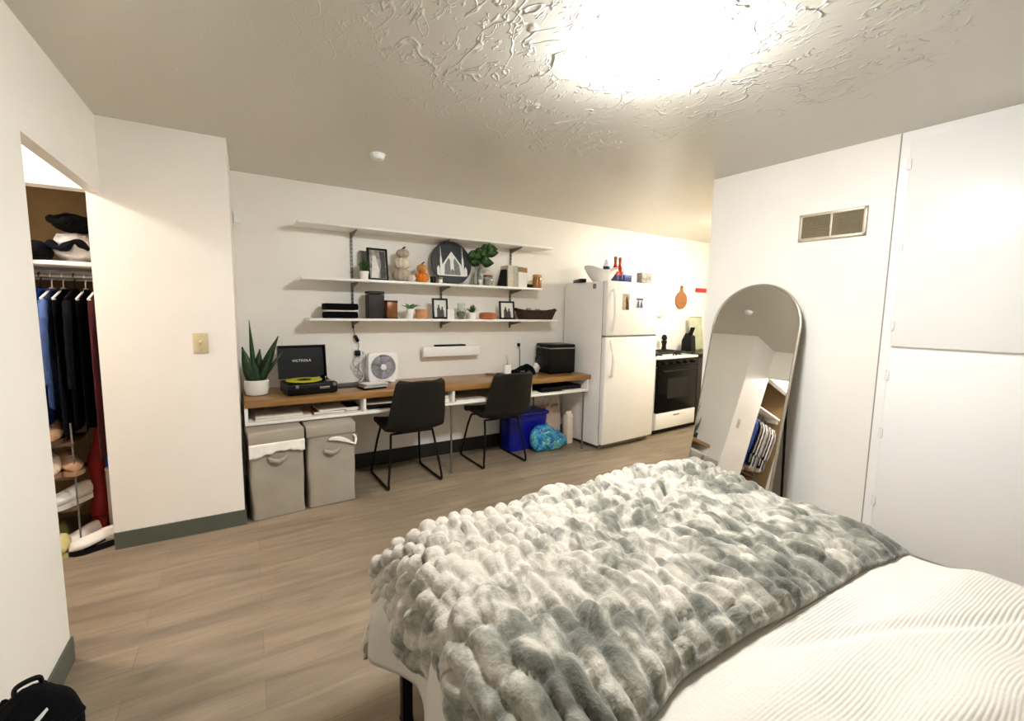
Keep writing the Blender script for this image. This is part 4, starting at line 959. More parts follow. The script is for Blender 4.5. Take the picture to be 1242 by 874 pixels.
def tote(name, label, cat, loc, rz, w, d, h, m, handles):
    t = thing(name, label, cat, loc, rz)
    b = MB()
    def bw(u, v):
        a = 2 * PI * u; e = 0.22; c, s = math.cos(a), math.sin(a); k = 1 + 0.03 * math.sin(PI * v)
        n = 0.008 * mnoise.noise(Vector((c * 2, s * 2, v * 4)))
        return ((abs(c) ** e) * (1 if c > 0 else -1) * w / 2 * k + n, (abs(s) ** e) * (1 if s > 0 else -1) * d / 2 * (k - 0.35 * v) + n, v * (h + 0.008 * math.sin(5 * a)))
    V = b.grid(bw, 48, 14, wrap=True); b.bm.faces.new([r[0] for r in reversed(V)])
    o = part('body', b, M[m], t, smooth=60); solid(o, 0.004, -1)
    if handles:
        for y, lean in ((-d * 0.30, 0.03), (d * 0.30, -0.02)):
            part('handle', MB().tube(smoothpath([(-0.06, y, h - 0.02), (-0.05 + lean, y * 1.1, h + 0.05), (0.01 + lean, y * 1.2, h + 0.085), (0.055 + lean * .6, y * 1.1, h + 0.04), (0.06, y, h - 0.02)]), 0.006, 8), M['carton'], t, 'white handle')
    return t
tote('shopping_bag', 'dusty pink shopping bag with white handles in desk corner', 'bag', (2.812, 3.888, 0), 0.02, 0.20, 0.12, 0.40, 'tote', True)
t = thing('tall_carton', 'tall narrow cream carton between the pink bag and fridge', 'carton', (2.935, 3.735, 0), 0.05)
part('body', MB().bx(-0.038, 0.038, -0.038, 0.038, 0, 0.30, 0.004), M['carton'], t)
part('gable_top', MB().prism([(-0.038, 0.30), (0.038, 0.30), (0.004, 0.335), (0.004, 0.352), (-0.004, 0.352), (-0.004, 0.335)], 0.074, 'x', -0.037), M['carton'], t)

# ------------------------------------------------------------------ fridge
FR = 0.076; FX, FY = 3.065, 3.336
t = thing('refrigerator', 'white top-freezer fridge with photos on its door', 'fridge', (FX, FY, 0), FR)
w, d, h, zs = 0.80, 0.63, 1.727, 1.172
part('cabinet', MB().bx(0, w, 0.068, d, 0.035, h - 0.006, 0.006), M['fridge_white'], t)
fd = part('freezer_door', MB().bx(0, w, 0, 0.062, zs + 0.007, h, 0.014), M['fridge_white'], t)
rd = part('fridge_door', MB().bx(0, w, 0, 0.062, 0.055, zs - 0.007, 0.014), M['fridge_white'], t)
part('gasket', MB().bx(0.008, w - 0.008, 0.058, 0.070, 0.06, h - 0.008).bx(0.004, w - 0.004, 0.010, 0.06, zs - 0.008, zs + 0.008), M['paint_grey'], t, 'grey door gasket')
def handle(par, z0, z1, flip):
    pts = [(0.075, 0.004, z0), (0.072, -0.030, z0 + 0.02 if not flip else z0 + 0.10), (0.070, -0.046, (z0 + z1) / 2), (0.072, -0.030, z1 - 0.02 if flip else z1 - 0.10), (0.075, 0.004, z1)]
    P = smoothpath(pts, 7); mb = MB(); mb.tube(P, 0.014, 10)
    bmesh.ops.scale(mb.bm, vec=Vector((1.25, 1, 1)), verts=mb.bm.verts, space=Matrix.Translation((-0.072, 0, 0)))
    part('handle', mb, M['white_gloss'], par)
handle(fd, zs + 0.035, zs + 0.46, True); handle(rd, zs - 0.40, zs - 0.035, False)
part('hinge_cover', MB().bx(w - 0.09, w - 0.01, 0.01, 0.10, h - 0.005, h + 0.012, 0.004), M['white_gloss'], t)
part('toe_grille', MB().bx(0.03, w - 0.03, 0.05, 0.07, 0.012, 0.052), M['grey_metal'], t)
ff = MB()
for x in (0.06, w - 0.06):
    for y in (0.10, d - 0.06): ff.cyl((x, y, 0.018), 0.02, 0.036, n=16)
part('feet', ff, M['grey_metal'], t)
part('side_sticker', MB().bx(-0.0012, 0.0, 0.16, 0.205, h - 0.075, h - 0.025), M['paint_grey'], t, 'small grey sticker on the side')
def fw(x, y, z): return (FX + x * math.cos(FR) - y * math.sin(FR), FY + x * math.sin(FR) + y * math.cos(FR), z)
for lab, x, z, pw, ph, m, cols in (('tall tan photo stuck on the freezer door', 0.272, 1.522, 0.10, 0.165, 'photo_tan', 'dark_brown'), ('square blue photo stuck on freezer door', 0.485, 1.518, 0.115, 0.115, 'photo_light', 'photo_blue')):
    o = thing('fridge_photo', lab, 'photo', fw(x, -0.0005, z), FR)
    part('print', MB().bx(-pw / 2, pw / 2, -0.0020, -0.0002, -ph / 2, ph / 2), M[m], o)
    if m == 'photo_tan':
        part('image', MB().prism([(0.0, -ph / 2 + .006), (pw / 2 - .004, -ph / 2 + .006), (pw / 2 - .012, 0.0), (0.008, ph / 2 - 0.012), (-0.004, 0.02)], 0.0008, 'y', -0.0028), M[cols], o)
    else:
        for dx, hh in ((-0.022, 0.055), (0.03, 0.048)):
            part('image', MB().prism([(dx - 0.025, -ph / 2 + .008), (dx + 0.022, -ph / 2 + .008), (dx + 0.012, hh - 0.045), (dx + 0.002, hh - 0.02), (dx - 0.012, hh - 0.045)], 0.0008, 'y', -0.0028), M[cols], o)
        part('image', MB().bx(-pw / 2 + .006, pw / 2 - .006, -0.0028, -0.002, ph / 2 - 0.03, ph / 2 - 0.010), M[cols], o)
# things on the fridge
HT = h - 0.006
t = thing('white_bowl', 'large white bowl with wavy pointed rim on top of fridge', 'bowl', fw(0.180, 0.27, HT))
def wavy(a, r, z):
    k = max(0, (z - 0.05) / 0.13); return (r * (1 + 0.10 * k * math.cos(2 * a)), z + 0.040 * k * math.cos(2 * a + 0.2))
part('bowl', MB().lathe([(0.055, 0.004), (0.085, 0.012), (0.125, 0.060), (0.158, 0.110), (0.176, 0.145), (0.170, 0.145), (0.150, 0.108), (0.116, 0.062), (0.078, 0.022)], n=56, mod=wavy), M['white_gloss'], t, smooth=70)
part('foot_ring', MB().lathe([(0.060, 0), (0.064, 0.003), (0.060, 0.008)], n=36), M['white_gloss'], t)
t = thing('water_bottle', 'white bottle with navy band standing in the white bowl', 'bottle', fw(0.235, 0.25, HT + 0.024))
part('body', MB().lathe([(0.030, 0), (0.036, 0.006), (0.036, 0.165), (0.022, 0.195), (0.016, 0.200)], n=28), M['white_plastic'], t)
part('cap', MB().lathe([(0.017, 0.200), (0.017, 0.222), (0.014, 0.225)], n=20), M['white_gloss'], t)
part('band', MB().lathe([(0.0365, 0.118), (0.0368, 0.119), (0.0368, 0.150), (0.0365, 0.151)], n=28), M['navy'], t)
for lab, x, y in (('red drink bottle on fridge nearer the white bowl', 0.425, 0.30), ('red drink bottle on fridge nearer the blue box', 0.520, 0.32)):
    t = thing('drink_bottle', lab, 'bottle', fw(x, y, HT), 0, 'red bottles on the fridge')
    part('body', MB().lathe([(0.034, 0), (0.040, 0.008), (0.041, 0.13), (0.036, 0.165), (0.019, 0.205), (0.0155, 0.225), (0.0155, 0.268)], n=28), M['red_drink'], t)
    part('label', MB().lathe([(0.0412, 0.02), (0.0418, 0.022), (0.0418, 0.098), (0.0412, 0.10)], n=28), M['navy'], t)
    part('cap', MB().lathe([(0.0175, 0.258), (0.018, 0.26), (0.018, 0.292), (0.015, 0.296)], n=20), M['copper_brown'], t)
def carton(label, x, y, w, d, hh, m, rz, band):
    t = thing('food_box', label, 'box', fw(x, y, HT), FR + rz)
    part('box', MB().bx(-w / 2, w / 2, -d / 2, d / 2, 0, hh, 0.002), M[m], t)
    part('flap', MB().bx(-w / 2 + 0.001, w / 2 - 0.001, -d / 2 + 0.001, 0, hh, hh + 0.0015), M[m], t)
    part('front_print', MB().bx(-w / 2 + 0.012, w / 2 - 0.012, -d / 2 - 0.0012, -d / 2, hh * 0.25, hh * 0.75), M[band], t)
carton('blue box on the fridge beside the red bottles', 0.640, 0.33, 0.125, 0.06, 0.112, 'blue_box', 0.03, 'navy')
carton('wide grey box at right end of the fridge top', 0.705, 0.13, 0.175, 0.07, 0.125, 'grey_box', 0.03, 'photo_grey')
t = thing('flat_box', 'long flat black box at the back left of fridge top', 'box', fw(0.035, 0.44, HT), FR + 1.1)
part('body', MB().bx(-0.13, 0.13, -0.035, 0.035, 0, 0.038, 0.006), M['black'], t)
part('panel', MB().bx(-0.03, 0.02, -0.0365, -0.035, 0.010, 0.028), M['paint_grey'], t)
part('button', MB().bx(0.05, 0.09, -0.02, 0.02, 0.038, 0.041, 0.001), M['black_gloss'], t)

# ------------------------------------------------------------------ stove and kitchen
SX, SY, SR = 4.002, 3.478, 0.078
def sw(x, y, z): return (SX + x * math.cos(SR) - y * math.sin(SR), SY + x * math.sin(SR) + y * math.cos(SR), z)
t = thing('gas_stove', 'white gas stove with black oven door and black grates', 'stove', (SX, SY, 0), SR)
w, h, d = 0.775, 0.915, 0.48
part('cabinet', MB().bx(0, w, 0.035, d, 0.05, h - 0.03, 0.004), M['fridge_white'], t)
part('cooktop', MB().bx(-0.002, w + 0.002, -0.006, d, h - 0.03, h, 0.008), M['white_gloss'], t)
part('control_panel', MB().bx(0.004, w - 0.004, -0.004, 0.036, h - 0.115, h - 0.032, 0.004), M['black_gloss'], t, 'black knob strip')
for k in range(5):
    part('knob', MB().cyl((0.10 + k * 0.144, -0.016, h - 0.073), 0.021, 0.026, rot=(PI / 2, 0, 0), n=24, bev=0.003).bx(0.10 + k * 0.144 - 0.003, 0.10 + k * 0.144 + 0.003, -0.034, -0.028, h - 0.09, h - 0.056), M['black'], t)
od = part('oven_door', MB().bx(0.004, w - 0.004, -0.004, 0.034, 0.262, h - 0.120, 0.006), M['black_gloss'], t, 'black oven door')
part('window', MB().bx(0.19, w - 0.19, -0.0055, -0.004, 0.42, 0.66), M['tile_dark'], od)
part('handle', MB().tube([(0.06, -0.035, h - 0.165), (w - 0.06, -0.035, h - 0.165)], 0.012, 12).box((0.08, -0.018, h - 0.165), (0.02, 0.034, 0.02), 0.003).box((w - 0.08, -0.018, h - 0.165), (0.02, 0.034, 0.02), 0.003), M['black'], od)
dr = part('drawer', MB().bx(0.004, w - 0.004, -0.004, 0.034, 0.065, 0.255, 0.006), M['white_gloss'], t)
part('handle', MB().bx(w / 2 - 0.06, w / 2 + 0.06, -0.0062, -0.004, 0.205, 0.222, 0.001), M['steel'], dr)
part('toe_kick', MB().bx(0.02, w - 0.02, 0.06, 0.08, 0, 0.055), M['black'], t)
for gx in (0.20, 0.575):
    g = MB()
    for y0 in (0.06, 0.45): g.tube([(gx - 0.16, y0, h + 0.030), (gx + 0.16, y0, h + 0.030)], 0.007, 8)
    for x0 in (-0.16, 0.0, 0.16): g.tube([(gx + x0, 0.06, h + 0.030), (gx + x0, 0.45, h + 0.030)], 0.007, 8)
    for y0 in (0.15, 0.36): g.tube([(gx - 0.16, y0, h + 0.032), (gx + 0.16, y0, h + 0.032)], 0.006, 8)
    for x0 in (-0.16, 0.16):
        for y0 in (0.06, 0.45): g.tube([(gx + x0, y0, h), (gx + x0, y0, h + 0.03)], 0.007, 8)
    part('grate', g, M['black'], t)
    for y0 in (0.15, 0.36): part('burner', MB().cyl((gx, y0, h + 0.006), 0.045, 0.012, n=28, bev=0.002).cyl((gx, y0, h + 0.015), 0.03, 0.008, n=24), M['black'], t)
part('backguard', MB().bx(0, w, d - 0.03, d, h, h + 0.04, 0.004), M['white_gloss'], t)
t = thing('kitchen_counter', 'dark counter cabinet right of the stove', 'counter', sw(0.786, 0.0, 0), SR)
part('cabinet', MB().bx(0, 0.66, 0.02, 0.42, 0.09, 0.885), M['dark_brown'], t)
part('worktop', MB().bx(0, 0.665, -0.01, 0.43, 0.885, 0.922, 0.004), M['tile_dark'], t)
for k in range(2):
    cdoor = part('door', MB().bx(0.01 + k * 0.325, 0.325 + k * 0.325, 0.002, 0.02, 0.10, 0.875, 0.003), M['dark_brown'], t)
    part('knob', MB().cyl((0.29 + k * 0.08, -0.010, 0.70), 0.012, 0.022, rot=(PI / 2, 0, 0), n=16), M['steel'], cdoor)
part('toe_kick', MB().bx(0.0, 0.66, 0.07, 0.09, 0, 0.09), M['black'], t)
t = thing('pepper_mill', 'tall black pepper mill on the stove beside the fridge', 'pepper mill', sw(0.665, 0.42, 0.947 - 0.030))
part('body', MB().lathe([(0.034, 0.0), (0.036, 0.01), (0.030, 0.05), (0.026, 0.09), (0.036, 0.13), (0.034, 0.15)], n=28), M['black'], t)
part('head', MB().lathe([(0.020, 0.152), (0.034, 0.165), (0.036, 0.195), (0.022, 0.222), (0.006, 0.228)], n=28), M['black'], t)
t = thing('knife_block', 'slanted black knife block on counter beside the stove', 'knife block', sw(1.05, 0.32, 0.923), SR)
part('block', MB().prism([(-0.08, 0), (0.07, 0), (0.07, 0.14), (0.02, 0.24), (-0.06, 0.20)], 0.10, 'x', -0.05), M['black'], t)
for k in range(3):
    part('knife_handle', MB().box((-0.03 + 0.03 * k, -0.035, 0.265), (0.016, 0.022, 0.11), 0.004, rot=(0.35, 0, 0)), M['black_matte'], t)
t = thing('serving_tray', 'pale green tray leaning on the kitchen wall behind the counter', 'tray', sw(1.305, 0.36, 0.923), SR)
def rotx(mb, a): bmesh.ops.transform(mb.bm, matrix=Matrix.Rotation(a, 4, 'X'), verts=mb.bm.verts); return mb
part('panel', rotx(MB().bx(-0.14, 0.14, -0.006, 0.006, 0.0, 0.46, 0.004), -0.12), M['sage'], t)
part('rim', rotx(MB().tube([(-0.14, -0.008, 0.012), (0.14, -0.008, 0.012), (0.14, -0.008, 0.45), (-0.14, -0.008, 0.45)], 0.010, 8, closed=True), -0.12), M['sage'], t)
t = thing('cutting_board', 'round wooden board with handle hanging on kitchen wall', 'cutting board', (5.03, BY(5.03), 1.595), 0.015)
b = MB(); prof = [(0.115 * math.sin(a), -0.115 * math.cos(a)) for a in [0.0 + 2 * PI * k / 40 for k in range(40)] if abs(a - PI) > 0.17]
i0 = [k for k, p in enumerate(prof) if p[1] > 0.10 and p[0] > 0][-1] + 1
prof = prof[:i0] + [(0.018, 0.15), (0.020, 0.185), (0.010, 0.196), (-0.010, 0.196), (-0.020, 0.185), (-0.018, 0.15)] + prof[i0:]
part('board', b.prism(prof, 0.016, 'y', -0.018), M['bamboo'], t)
part('hook', MB().tube([(0, -0.001, 0.20), (0, -0.024, 0.195), (0, -0.026, 0.180)], 0.003, 8), M['steel'], t)
part('knob', MB().cyl((0, -0.0195, 0.175), 0.007, 0.003, rot=(PI / 2, 0, 0), n=16), M['dark_brown'], t)
t = thing('wall_panel', 'white panel box on kitchen wall left of the round board', 'panel', (4.585, BY(4.585), 1.66), 0.015)
part('panel', MB().bx(-0.09, 0.09, -0.014, -0.0005, -0.27, 0.27, 0.004), M['white_plastic'], t)
part('tray', MB().bx(-0.085, 0.085, -0.04, -0.010, -0.285, -0.270, 0.003), M['beige_plate'], t, 'beige bottom ledge')
t = thing('red_rail', 'short red bar on kitchen wall right of the round board', 'bar', (5.435, BY(5.435), 1.745), 0.015)
part('bar', MB().bx(-0.11, 0.11, -0.024, -0.006, -0.026, 0.026, 0.004), M['red_sign'], t)
part('bracket', MB().bx(-0.10, -0.08, -0.006, -0.0005, -0.012, 0.012).bx(0.08, 0.10, -0.006, -0.0005, -0.012, 0.012), M['steel'], t)

# ------------------------------------------------------------------ arched mirror leaning on right wall
MXb, MYb, MYAW, LEAN, MWd, MHt = 2.690, 1.765, 0.046, 0.206, 0.585, 1.640
# local: x along the mirror (towards +Y world is -x), y = out of the wall normal, z up
t = thing('arched_mirror', 'arched floor mirror with thin frame leaning on right wall', 'mirror', (MXb, MYb, 0), -PI / 2 + MYAW)
def lean(mb):
    bmesh.ops.transform(mb.bm, matrix=Matrix.Translation((0, 0, 0.004)) @ Matrix.Rotation(-LEAN, 4, 'X'), verts=mb.bm.verts); return mb
def arch(r, z0, h, n=40):
    return [(-r, z0), (r, z0)] + [(r * math.cos(a), h - r + r * math.sin(a)) for a in [PI * k / n for k in range(n + 1)]]
r = MWd / 2
part('glass', lean(MB().prism(arch(r - 0.006, 0.008, MHt - 0.006), 0.004, 'y', -0.006)), M['mirror'], t, smooth=0)
part('backing', lean(MB().prism(arch(r - 0.003, 0.004, MHt - 0.003), 0.014, 'y', 0.0)), M['black_matte'], t)
A_ = arch(r, 0.003, MHt)
part('frame', lean(MB().tube([(x, 0.0, z) for x, z in A_], 0.0095, 8, closed=True)), M['mirror_frame'], t)
sl = MB()
for x in (-0.255, 0.262): sl.tube([(x, 0.240, 1.02), (x, 0.300, 0.0085)], 0.008, 8)
sl.tube([(-0.255, 0.293, 0.12), (0.262, 0.293, 0.12)], 0.006, 8)
part('stand', sl, M['black'], t)
#--SPLIT3--
# ------------------------------------------------------------------ bed
BX0, BX1, BY0, BY1 = 0.395, 1.935, -0.68, 1.385
t = thing('bed_frame', 'black metal bed frame under the mattress', 'bed frame', ((BX0 + BX1) / 2, (BY0 + BY1) / 2, 0))
cx, cy = (BX0 + BX1) / 2, (BY0 + BY1) / 2; hw, hl = (BX1 - BX0) / 2, (BY1 - BY0) / 2
part('side_rail', MB().bx(-hw, -hw + 0.035, -hl, hl, 0.30, 0.345, 0.003).bx(hw - 0.035, hw, -hl, hl, 0.30, 0.345, 0.003).bx(-hw + .035, hw - .035, -hl, -hl + 0.035, 0.30, 0.345, 0.003).bx(-hw + .035, hw - .035, hl - 0.035, hl, 0.30, 0.345, 0.003), M['black'], t)
slm = MB()
for k in range(10): slm.bx(-hw + 0.036, hw - 0.036, -hl + 0.10 + k * 0.2, -hl + 0.16 + k * 0.2, 0.315, 0.335)
part('slats', slm, M['black'], t)
for x in (-hw + 0.0175, 0, hw - 0.0175):
    for y in (-hl + 0.0175, 0, hl - 0.0175):
        part('leg', MB().bx(x - 0.0175, x + 0.0175, y - 0.0175, y + 0.0175, 0.006, 0.314, 0.003).bx(x - 0.02, x + 0.02, y - 0.02, y + 0.02, 0, 0.012, 0.003), M['black'], t)
t = thing('mattress', 'white mattress on the black bed frame', 'mattress', (cx, cy, 0.347))
part('body', MB().box((0, 0.0, 0.105), (2 * hw + 0.0, 2 * hl, 0.21), 0.05, seg=5), M['mattress'], t, smooth=60)
mp = MB()
for z in (0.05, 0.16): mp.tube([(hw * sx + 0.001, hl * sy + 0.001, z) for sx, sy in ((-0.94, -1), (0.94, -1), (1, -0.96), (1, 0.96), (0.94, 1), (-0.94, 1), (-1, 0.96), (-1, -0.96))], 0.004, 6, closed=True)
part('piping', mp, M['mattress'], t)

# value noise on arrays
def hash2(i, j, s):
    v = np.sin(i * 127.1 + j * 311.7 + s * 74.7) * 43758.5453; return v - np.floor(v)
def vnoise(x, y, s=0):
    i, j = np.floor(x), np.floor(y); fx, fy = x - i, y - j
    fx = fx * fx * fx * (fx * (fx * 6 - 15) + 10); fy = fy * fy * fy * (fy * (fy * 6 - 15) + 10)
    a, b, c, d = hash2(i, j, s), hash2(i + 1, j, s), hash2(i, j + 1, s), hash2(i + 1, j + 1, s)
    return (a + (b - a) * fx + (c - a) * fy + (a - b - c + d) * fx * fy) * 2 - 1
def fbm(x, y, s=0, o=3):
    r, k = 0, 1.0
    for q in range(o): r = r + vnoise(x * 2 ** q, y * 2 ** q, s + q) * k; k *= 0.5
    return r
def bend(s, lo, hi, r):
    """arc-length s -> (position, drop): flat between lo+r and hi-r, then over a rounded edge, then hanging"""
    def one(e):
        am = 1.50; a = np.clip(e / r, 0, am); rest = np.maximum(0, e - r * am)
        return r * np.sin(a) + rest * math.cos(am), r * (1 - np.cos(a)) + rest * math.sin(am)
    eh, el = np.maximum(0, s - (hi - r)), np.maximum(0, (lo + r) - s)
    ph, dh = one(eh); pl, dl = one(el)
    return np.clip(s, lo + r, hi - r) + ph - pl, dh + dl
def cloth_mesh(name, us, vs, posfn, m, thick_fn, parent=None, back=0.02):
    U, V = np.meshgrid(us, vs, indexing='ij')
    P = posfn(U, V)
    du = np.stack(np.gradient(P[0], axis=0) if False else [np.gradient(c, axis=0) for c in P]); dv = np.stack([np.gradient(c, axis=1) for c in P])
    n = np.cross(du, dv, axis=0); n /= (np.linalg.norm(n, axis=0) + 1e-9)
    D = thick_fn(U, V); Q = P + n * D
    nu, nv = U.shape
    top = np.stack(Q, -1).reshape(-1, 3); bot = np.stack(P - n * back, -1).reshape(-1, 3)
    idx = np.arange(nu * nv).reshape(nu, nv); N = nu * nv
    f = np.stack([idx[:-1, :-1], idx[1:, :-1], idx[1:, 1:], idx[:-1, 1:]], -1).reshape(-1, 4)
    fb = f[:, ::-1] + N
    rim = np.concatenate([idx[:, 0], idx[-1, 1:], idx[-2::-1, -1], idx[0, -2:0:-1]])
    rn = np.roll(rim, -1); fr = np.stack([rn, rim, rim + N, rn + N], -1)
    F = np.concatenate([f, fb, fr])
    me = bpy.data.meshes.new(name); me.from_pydata(np.concatenate([top, bot]).tolist(), [], F.tolist())
    uvl = me.uv_layers.new(name='cloth')
    UV = np.stack([U.ravel(), V.ravel()], -1); UV = np.concatenate([UV, UV])
    li = np.empty(len(me.loops), dtype=np.int32); me.loops.foreach_get('vertex_index', li)
    uvl.data.foreach_set('uv', UV[li].astype(np.float32).ravel())
    me.polygons.foreach_set('use_smooth', [True] * len(me.polygons)); me.materials.append(m)
    o = bpy.data.objects.new(name, me); COL.objects.link(o)
    if parent: o.parent = parent
    return o

# white ribbed duvet over the whole bed
ZD = 0.585
def duvet_pos(U, V):
    x, dx = bend(U, BX0 - 0.014, BX1 + 0.020, 0.09); y, dy = bend(V, BY0, BY1 + 0.035, 0.08)
    crown = 0.03 * (1 - ((U - cx) / (hw + 0.1)) ** 2)
    drop = np.maximum(dx, dy) + 0.25 * np.minimum(dx, dy)
    z = ZD + 0.012 + crown - drop
    x = x - 0.055 * np.clip((V - 1.18) / 0.15, 0, 1) * np.clip((drop - 0.08) / 0.08, 0, 1) * (U < cx)
    hang = np.clip((dx + dy) / 0.2, 0, 1)
    # hanging folds push outwards
    x = x + np.where(U < cx, -1, 1) * 0.022 * hang * (dx > 0.05) * np.sin(V * 21 + 2 * vnoise(V * 3, U * 0 + 3))
    y = y + 0.022 * hang * (dy > 0.05) * np.sin(U * 19 + 2 * vnoise(U * 3, V * 0 + 1))
    return np.stack([x, y, z])
def duvet_h(U, V):
    warp = 0.035 * vnoise(U * 2.2 + 5, V * 2.2, 4) + 0.012 * vnoise(U * 6, V * 6, 6)
    rib = np.abs(np.sin(PI * (V + warp) / 0.0078)) ** 0.8
    big = 0.018 * vnoise(U * 1.5 + 2, V * 3.4 + 1, 9) + 0.017 * vnoise(U * 1.8 + 0.5 * V, V * 8.5 + 1.1 * U, 12)
    d = (V - 0.17) + 0.28 * (U - 1.1) + 0.03 * vnoise(U * 4, V * 4, 15)       # one long soft crease
    cre = -0.016 * np.exp(-(d / 0.022) ** 2) * np.exp(-((U - 1.15) / 0.45) ** 2)
    d2 = (V - 0.33) + 0.42 * (U - 1.45) + 0.03 * vnoise(U * 4 + 3, V * 4, 16)
    cre2 = -0.014 * np.exp(-(d2 / 0.02) ** 2) * np.exp(-((U - 1.45) / 0.35) ** 2)
    fl = np.clip((0.50 - V) / 0.10, 0, 1); amp = 0.12 + 0.88 * np.clip(0.35 + 1.5 * vnoise(U * 2.4 + 8, V * 3.5, 31), 0, 1)
    return 0.008 + 0.0030 * rib * amp + fl * big + cre + cre2 - 0.006 * (1 - fl)
us = np.arange(BX0 - 0.27, BX1 + 0.24, 0.014)
vs = np.concatenate([np.arange(-0.22, 0.56, 0.0014), np.arange(0.56, BY1 + 0.28, 0.014)])
o = thing('duvet', 'white ribbed duvet spread over the bed under grey throw', 'duvet', (0, 0, 0))
cloth_mesh('cover', us, vs, duvet_pos, M['duvet'], duvet_h, o, 0.012)

# plush throw over the foot half
TX0, TX1, TV0, TV1 = 0.215, 2.09, 0.54, 1.545
ZT = ZD + 0.052
def throw_pos(U, V):
    x, dx = bend(U, BX0 - 0.030, BX1 + 0.030, 0.13); y, dy = bend(V, BY0, BY1 + 0.075, 0.14)
    crown = 0.035 * (1 - ((U - cx) / (hw + 0.1)) ** 2)
    hem = 0.044 * np.exp(-((V - TV0) / 0.07) ** 2)                              # hem rests on the duvet
    drop = np.maximum(dx, dy) + 0.25 * np.minimum(dx, dy)
    z = ZT + 0.012 + crown + 0.018 * vnoise(U * 2.1, V * 2.6, 21) - drop - hem * 0.9
    hang = np.clip((dx + dy) / 0.15, 0, 1)
    x = x + np.where(U < cx, -1, 1) * 0.016 * hang * np.sin(V * 17 + 1)
    wig = 0.018 * vnoise(U * 5, V * 0 + 7, 33) * np.exp(-((V - TV0) / 0.1) ** 2)
    return np.stack([x, y + wig, z])
def throw_h(U, V):
    k = np.clip((V - 0.75) / 0.55, 0, 1); k = k * k * (3 - 2 * k)               # ribs near the hem, puffs at the foot
    wu = 0.042 * vnoise(U * 4.8, V * 3.8, 41) + 0.012 * vnoise(U * 13, V * 11, 43)
    wv = 0.040 * np.clip((V - TV0) / 0.2, 0.25, 1) * vnoise(U * 4.5 + 9, V * 4.5, 42) + 0.012 * vnoise(U * 12, V * 12, 44)
    a, b = U + wu, V + wv - TV0
    cw = 0.054
    def cells(ch, s):
        row = np.floor(b / ch); fv = b / ch - row
        off = 0.5 * (row % 2) + 0.35 * (hash2(row, row * 0, s) - 0.5)
        ci = np.floor(a / cw + off); fu = a / cw + off - ci
        jit = 0.62 + 0.38 * hash2(ci, row, s + 1)
        pu = np.clip(1 - np.abs(2 * fu - 1) ** 3.0, 0, 1) ** 0.62; pv = np.clip(1 - np.abs(2 * fv - 1) ** 3.0, 0, 1) ** 0.62
        return pu * pv * jit
    def ribs(ch, s):
        ci = np.floor(a / cw); fu = a / cw - ci
        start = np.clip((V - TV0) / 0.10, 0, 1)
        bb = b / ch * (0.80 + 0.45 * hash2(ci, ci * 0, s + 2)) + start * (0.5 * (ci % 2) + 0.6 * hash2(ci, ci * 0, s))
        row = np.floor(bb); fv = bb - row
        jit = 0.65 + 0.35 * hash2(ci, row, s + 1)
        pu = np.clip(1 - np.abs(2 * fu - 1) ** 2.3, 0, 1) ** 0.7; pv = np.clip(1 - np.abs(2 * fv - 1) ** 3.2, 0, 1) ** 0.7
        return pu * (0.25 + 0.75 * pv) * jit
    puff = cells(0.062, 51); rib = ribs(0.125, 61)
    h = (0.042 * puff * k + 0.032 * rib * (1 - k))
    # deep pulled creases where the throw is bunched
    d = (V - 1.02) - 0.30 * (U - 1.15) + 0.06 * vnoise(U * 5, V * 5, 71)
    cr = -0.026 * np.exp(-(d / 0.020) ** 2) * np.exp(-((U - 1.25) / 0.30) ** 2)
    d = (V - 0.90) + 0.5 * (U - 0.95) + 0.05 * vnoise(U * 5 + 2, V * 5, 72)
    cr2 = -0.020 * np.exp(-(d / 0.018) ** 2) * np.exp(-((U - 0.95) / 0.22) ** 2)
    lump = 0.016 * fbm(U * 5, V * 5, 81, 2) + 0.006 * vnoise(U * 19, V * 12, 83)
    fuzz = 0.0018 * vnoise(U * 130, V * 130, 91)
    edge = np.clip(np.minimum(np.minimum(U - TX0, TX1 - U), np.minimum(V - TV0, TV1 - V)) / 0.022, 0.30, 1) ** 0.5
    return (h + cr + cr2 + lump + fuzz) * edge + 0.004
us = np.arange(TX0, TX1, 0.0062); vs = np.arange(TV0, TV1, 0.0062)
o = thing('plush_throw', 'puffy grey and white faux fur throw over foot of the bed', 'throw blanket', (0, 0, 0))
cloth_mesh('blanket', us, vs, throw_pos, M['throw'], throw_h, o, 0.008)

# ------------------------------------------------------------------ backpack by the left wall
t = thing('backpack', 'black backpack with white swoosh mark leaning by the left wall', 'backpack', (-0.535, 1.560, 0), 0.5)
t.scale = (0.70, 0.76, 0.92)
b = MB()
def bp(u, v):
    a = 2 * PI * u; c, s = math.cos(a), math.sin(a); e = 0.55
    z = 0.425 * v; top = 1.0 - max(0, (v - 0.66) / 0.34) ** 2.6 * 0.80
    n = 0.012 * mnoise.noise(Vector((c * 2, s * 2, v * 5)))
    return ((abs(c) ** e) * (1 if c > 0 else -1) * 0.135 * top * (0.94 + 0.06 * v) + n, (abs(s) ** e) * (1 if s > 0 else -1) * 0.085 * (top ** 0.7) + n, z)
V = b.grid(bp, 56, 24, wrap=True); b.bm.faces.new([r[0] for r in reversed(V)]); b.bm.faces.new([r[-1] for r in V])
part('main_bag', b, M['black_cloth'], t, smooth=180)
b = MB()
def pk(u, v):
    a = PI + PI * u; c, s = math.cos(a), math.sin(a)
    return (0.110 * c, -0.080 + 0.050 * s * math.sin(PI * (0.12 + 0.80 * v)), 0.03 + 0.215 * v)
b.grid(pk, 28, 14); o = part('front_pocket', b, M['charcoal_cloth'], t, smooth=180); solid(o, 0.006)
zp = [bp(q / 40 * 0.5 + 0.0, 0.80) for q in range(41)]
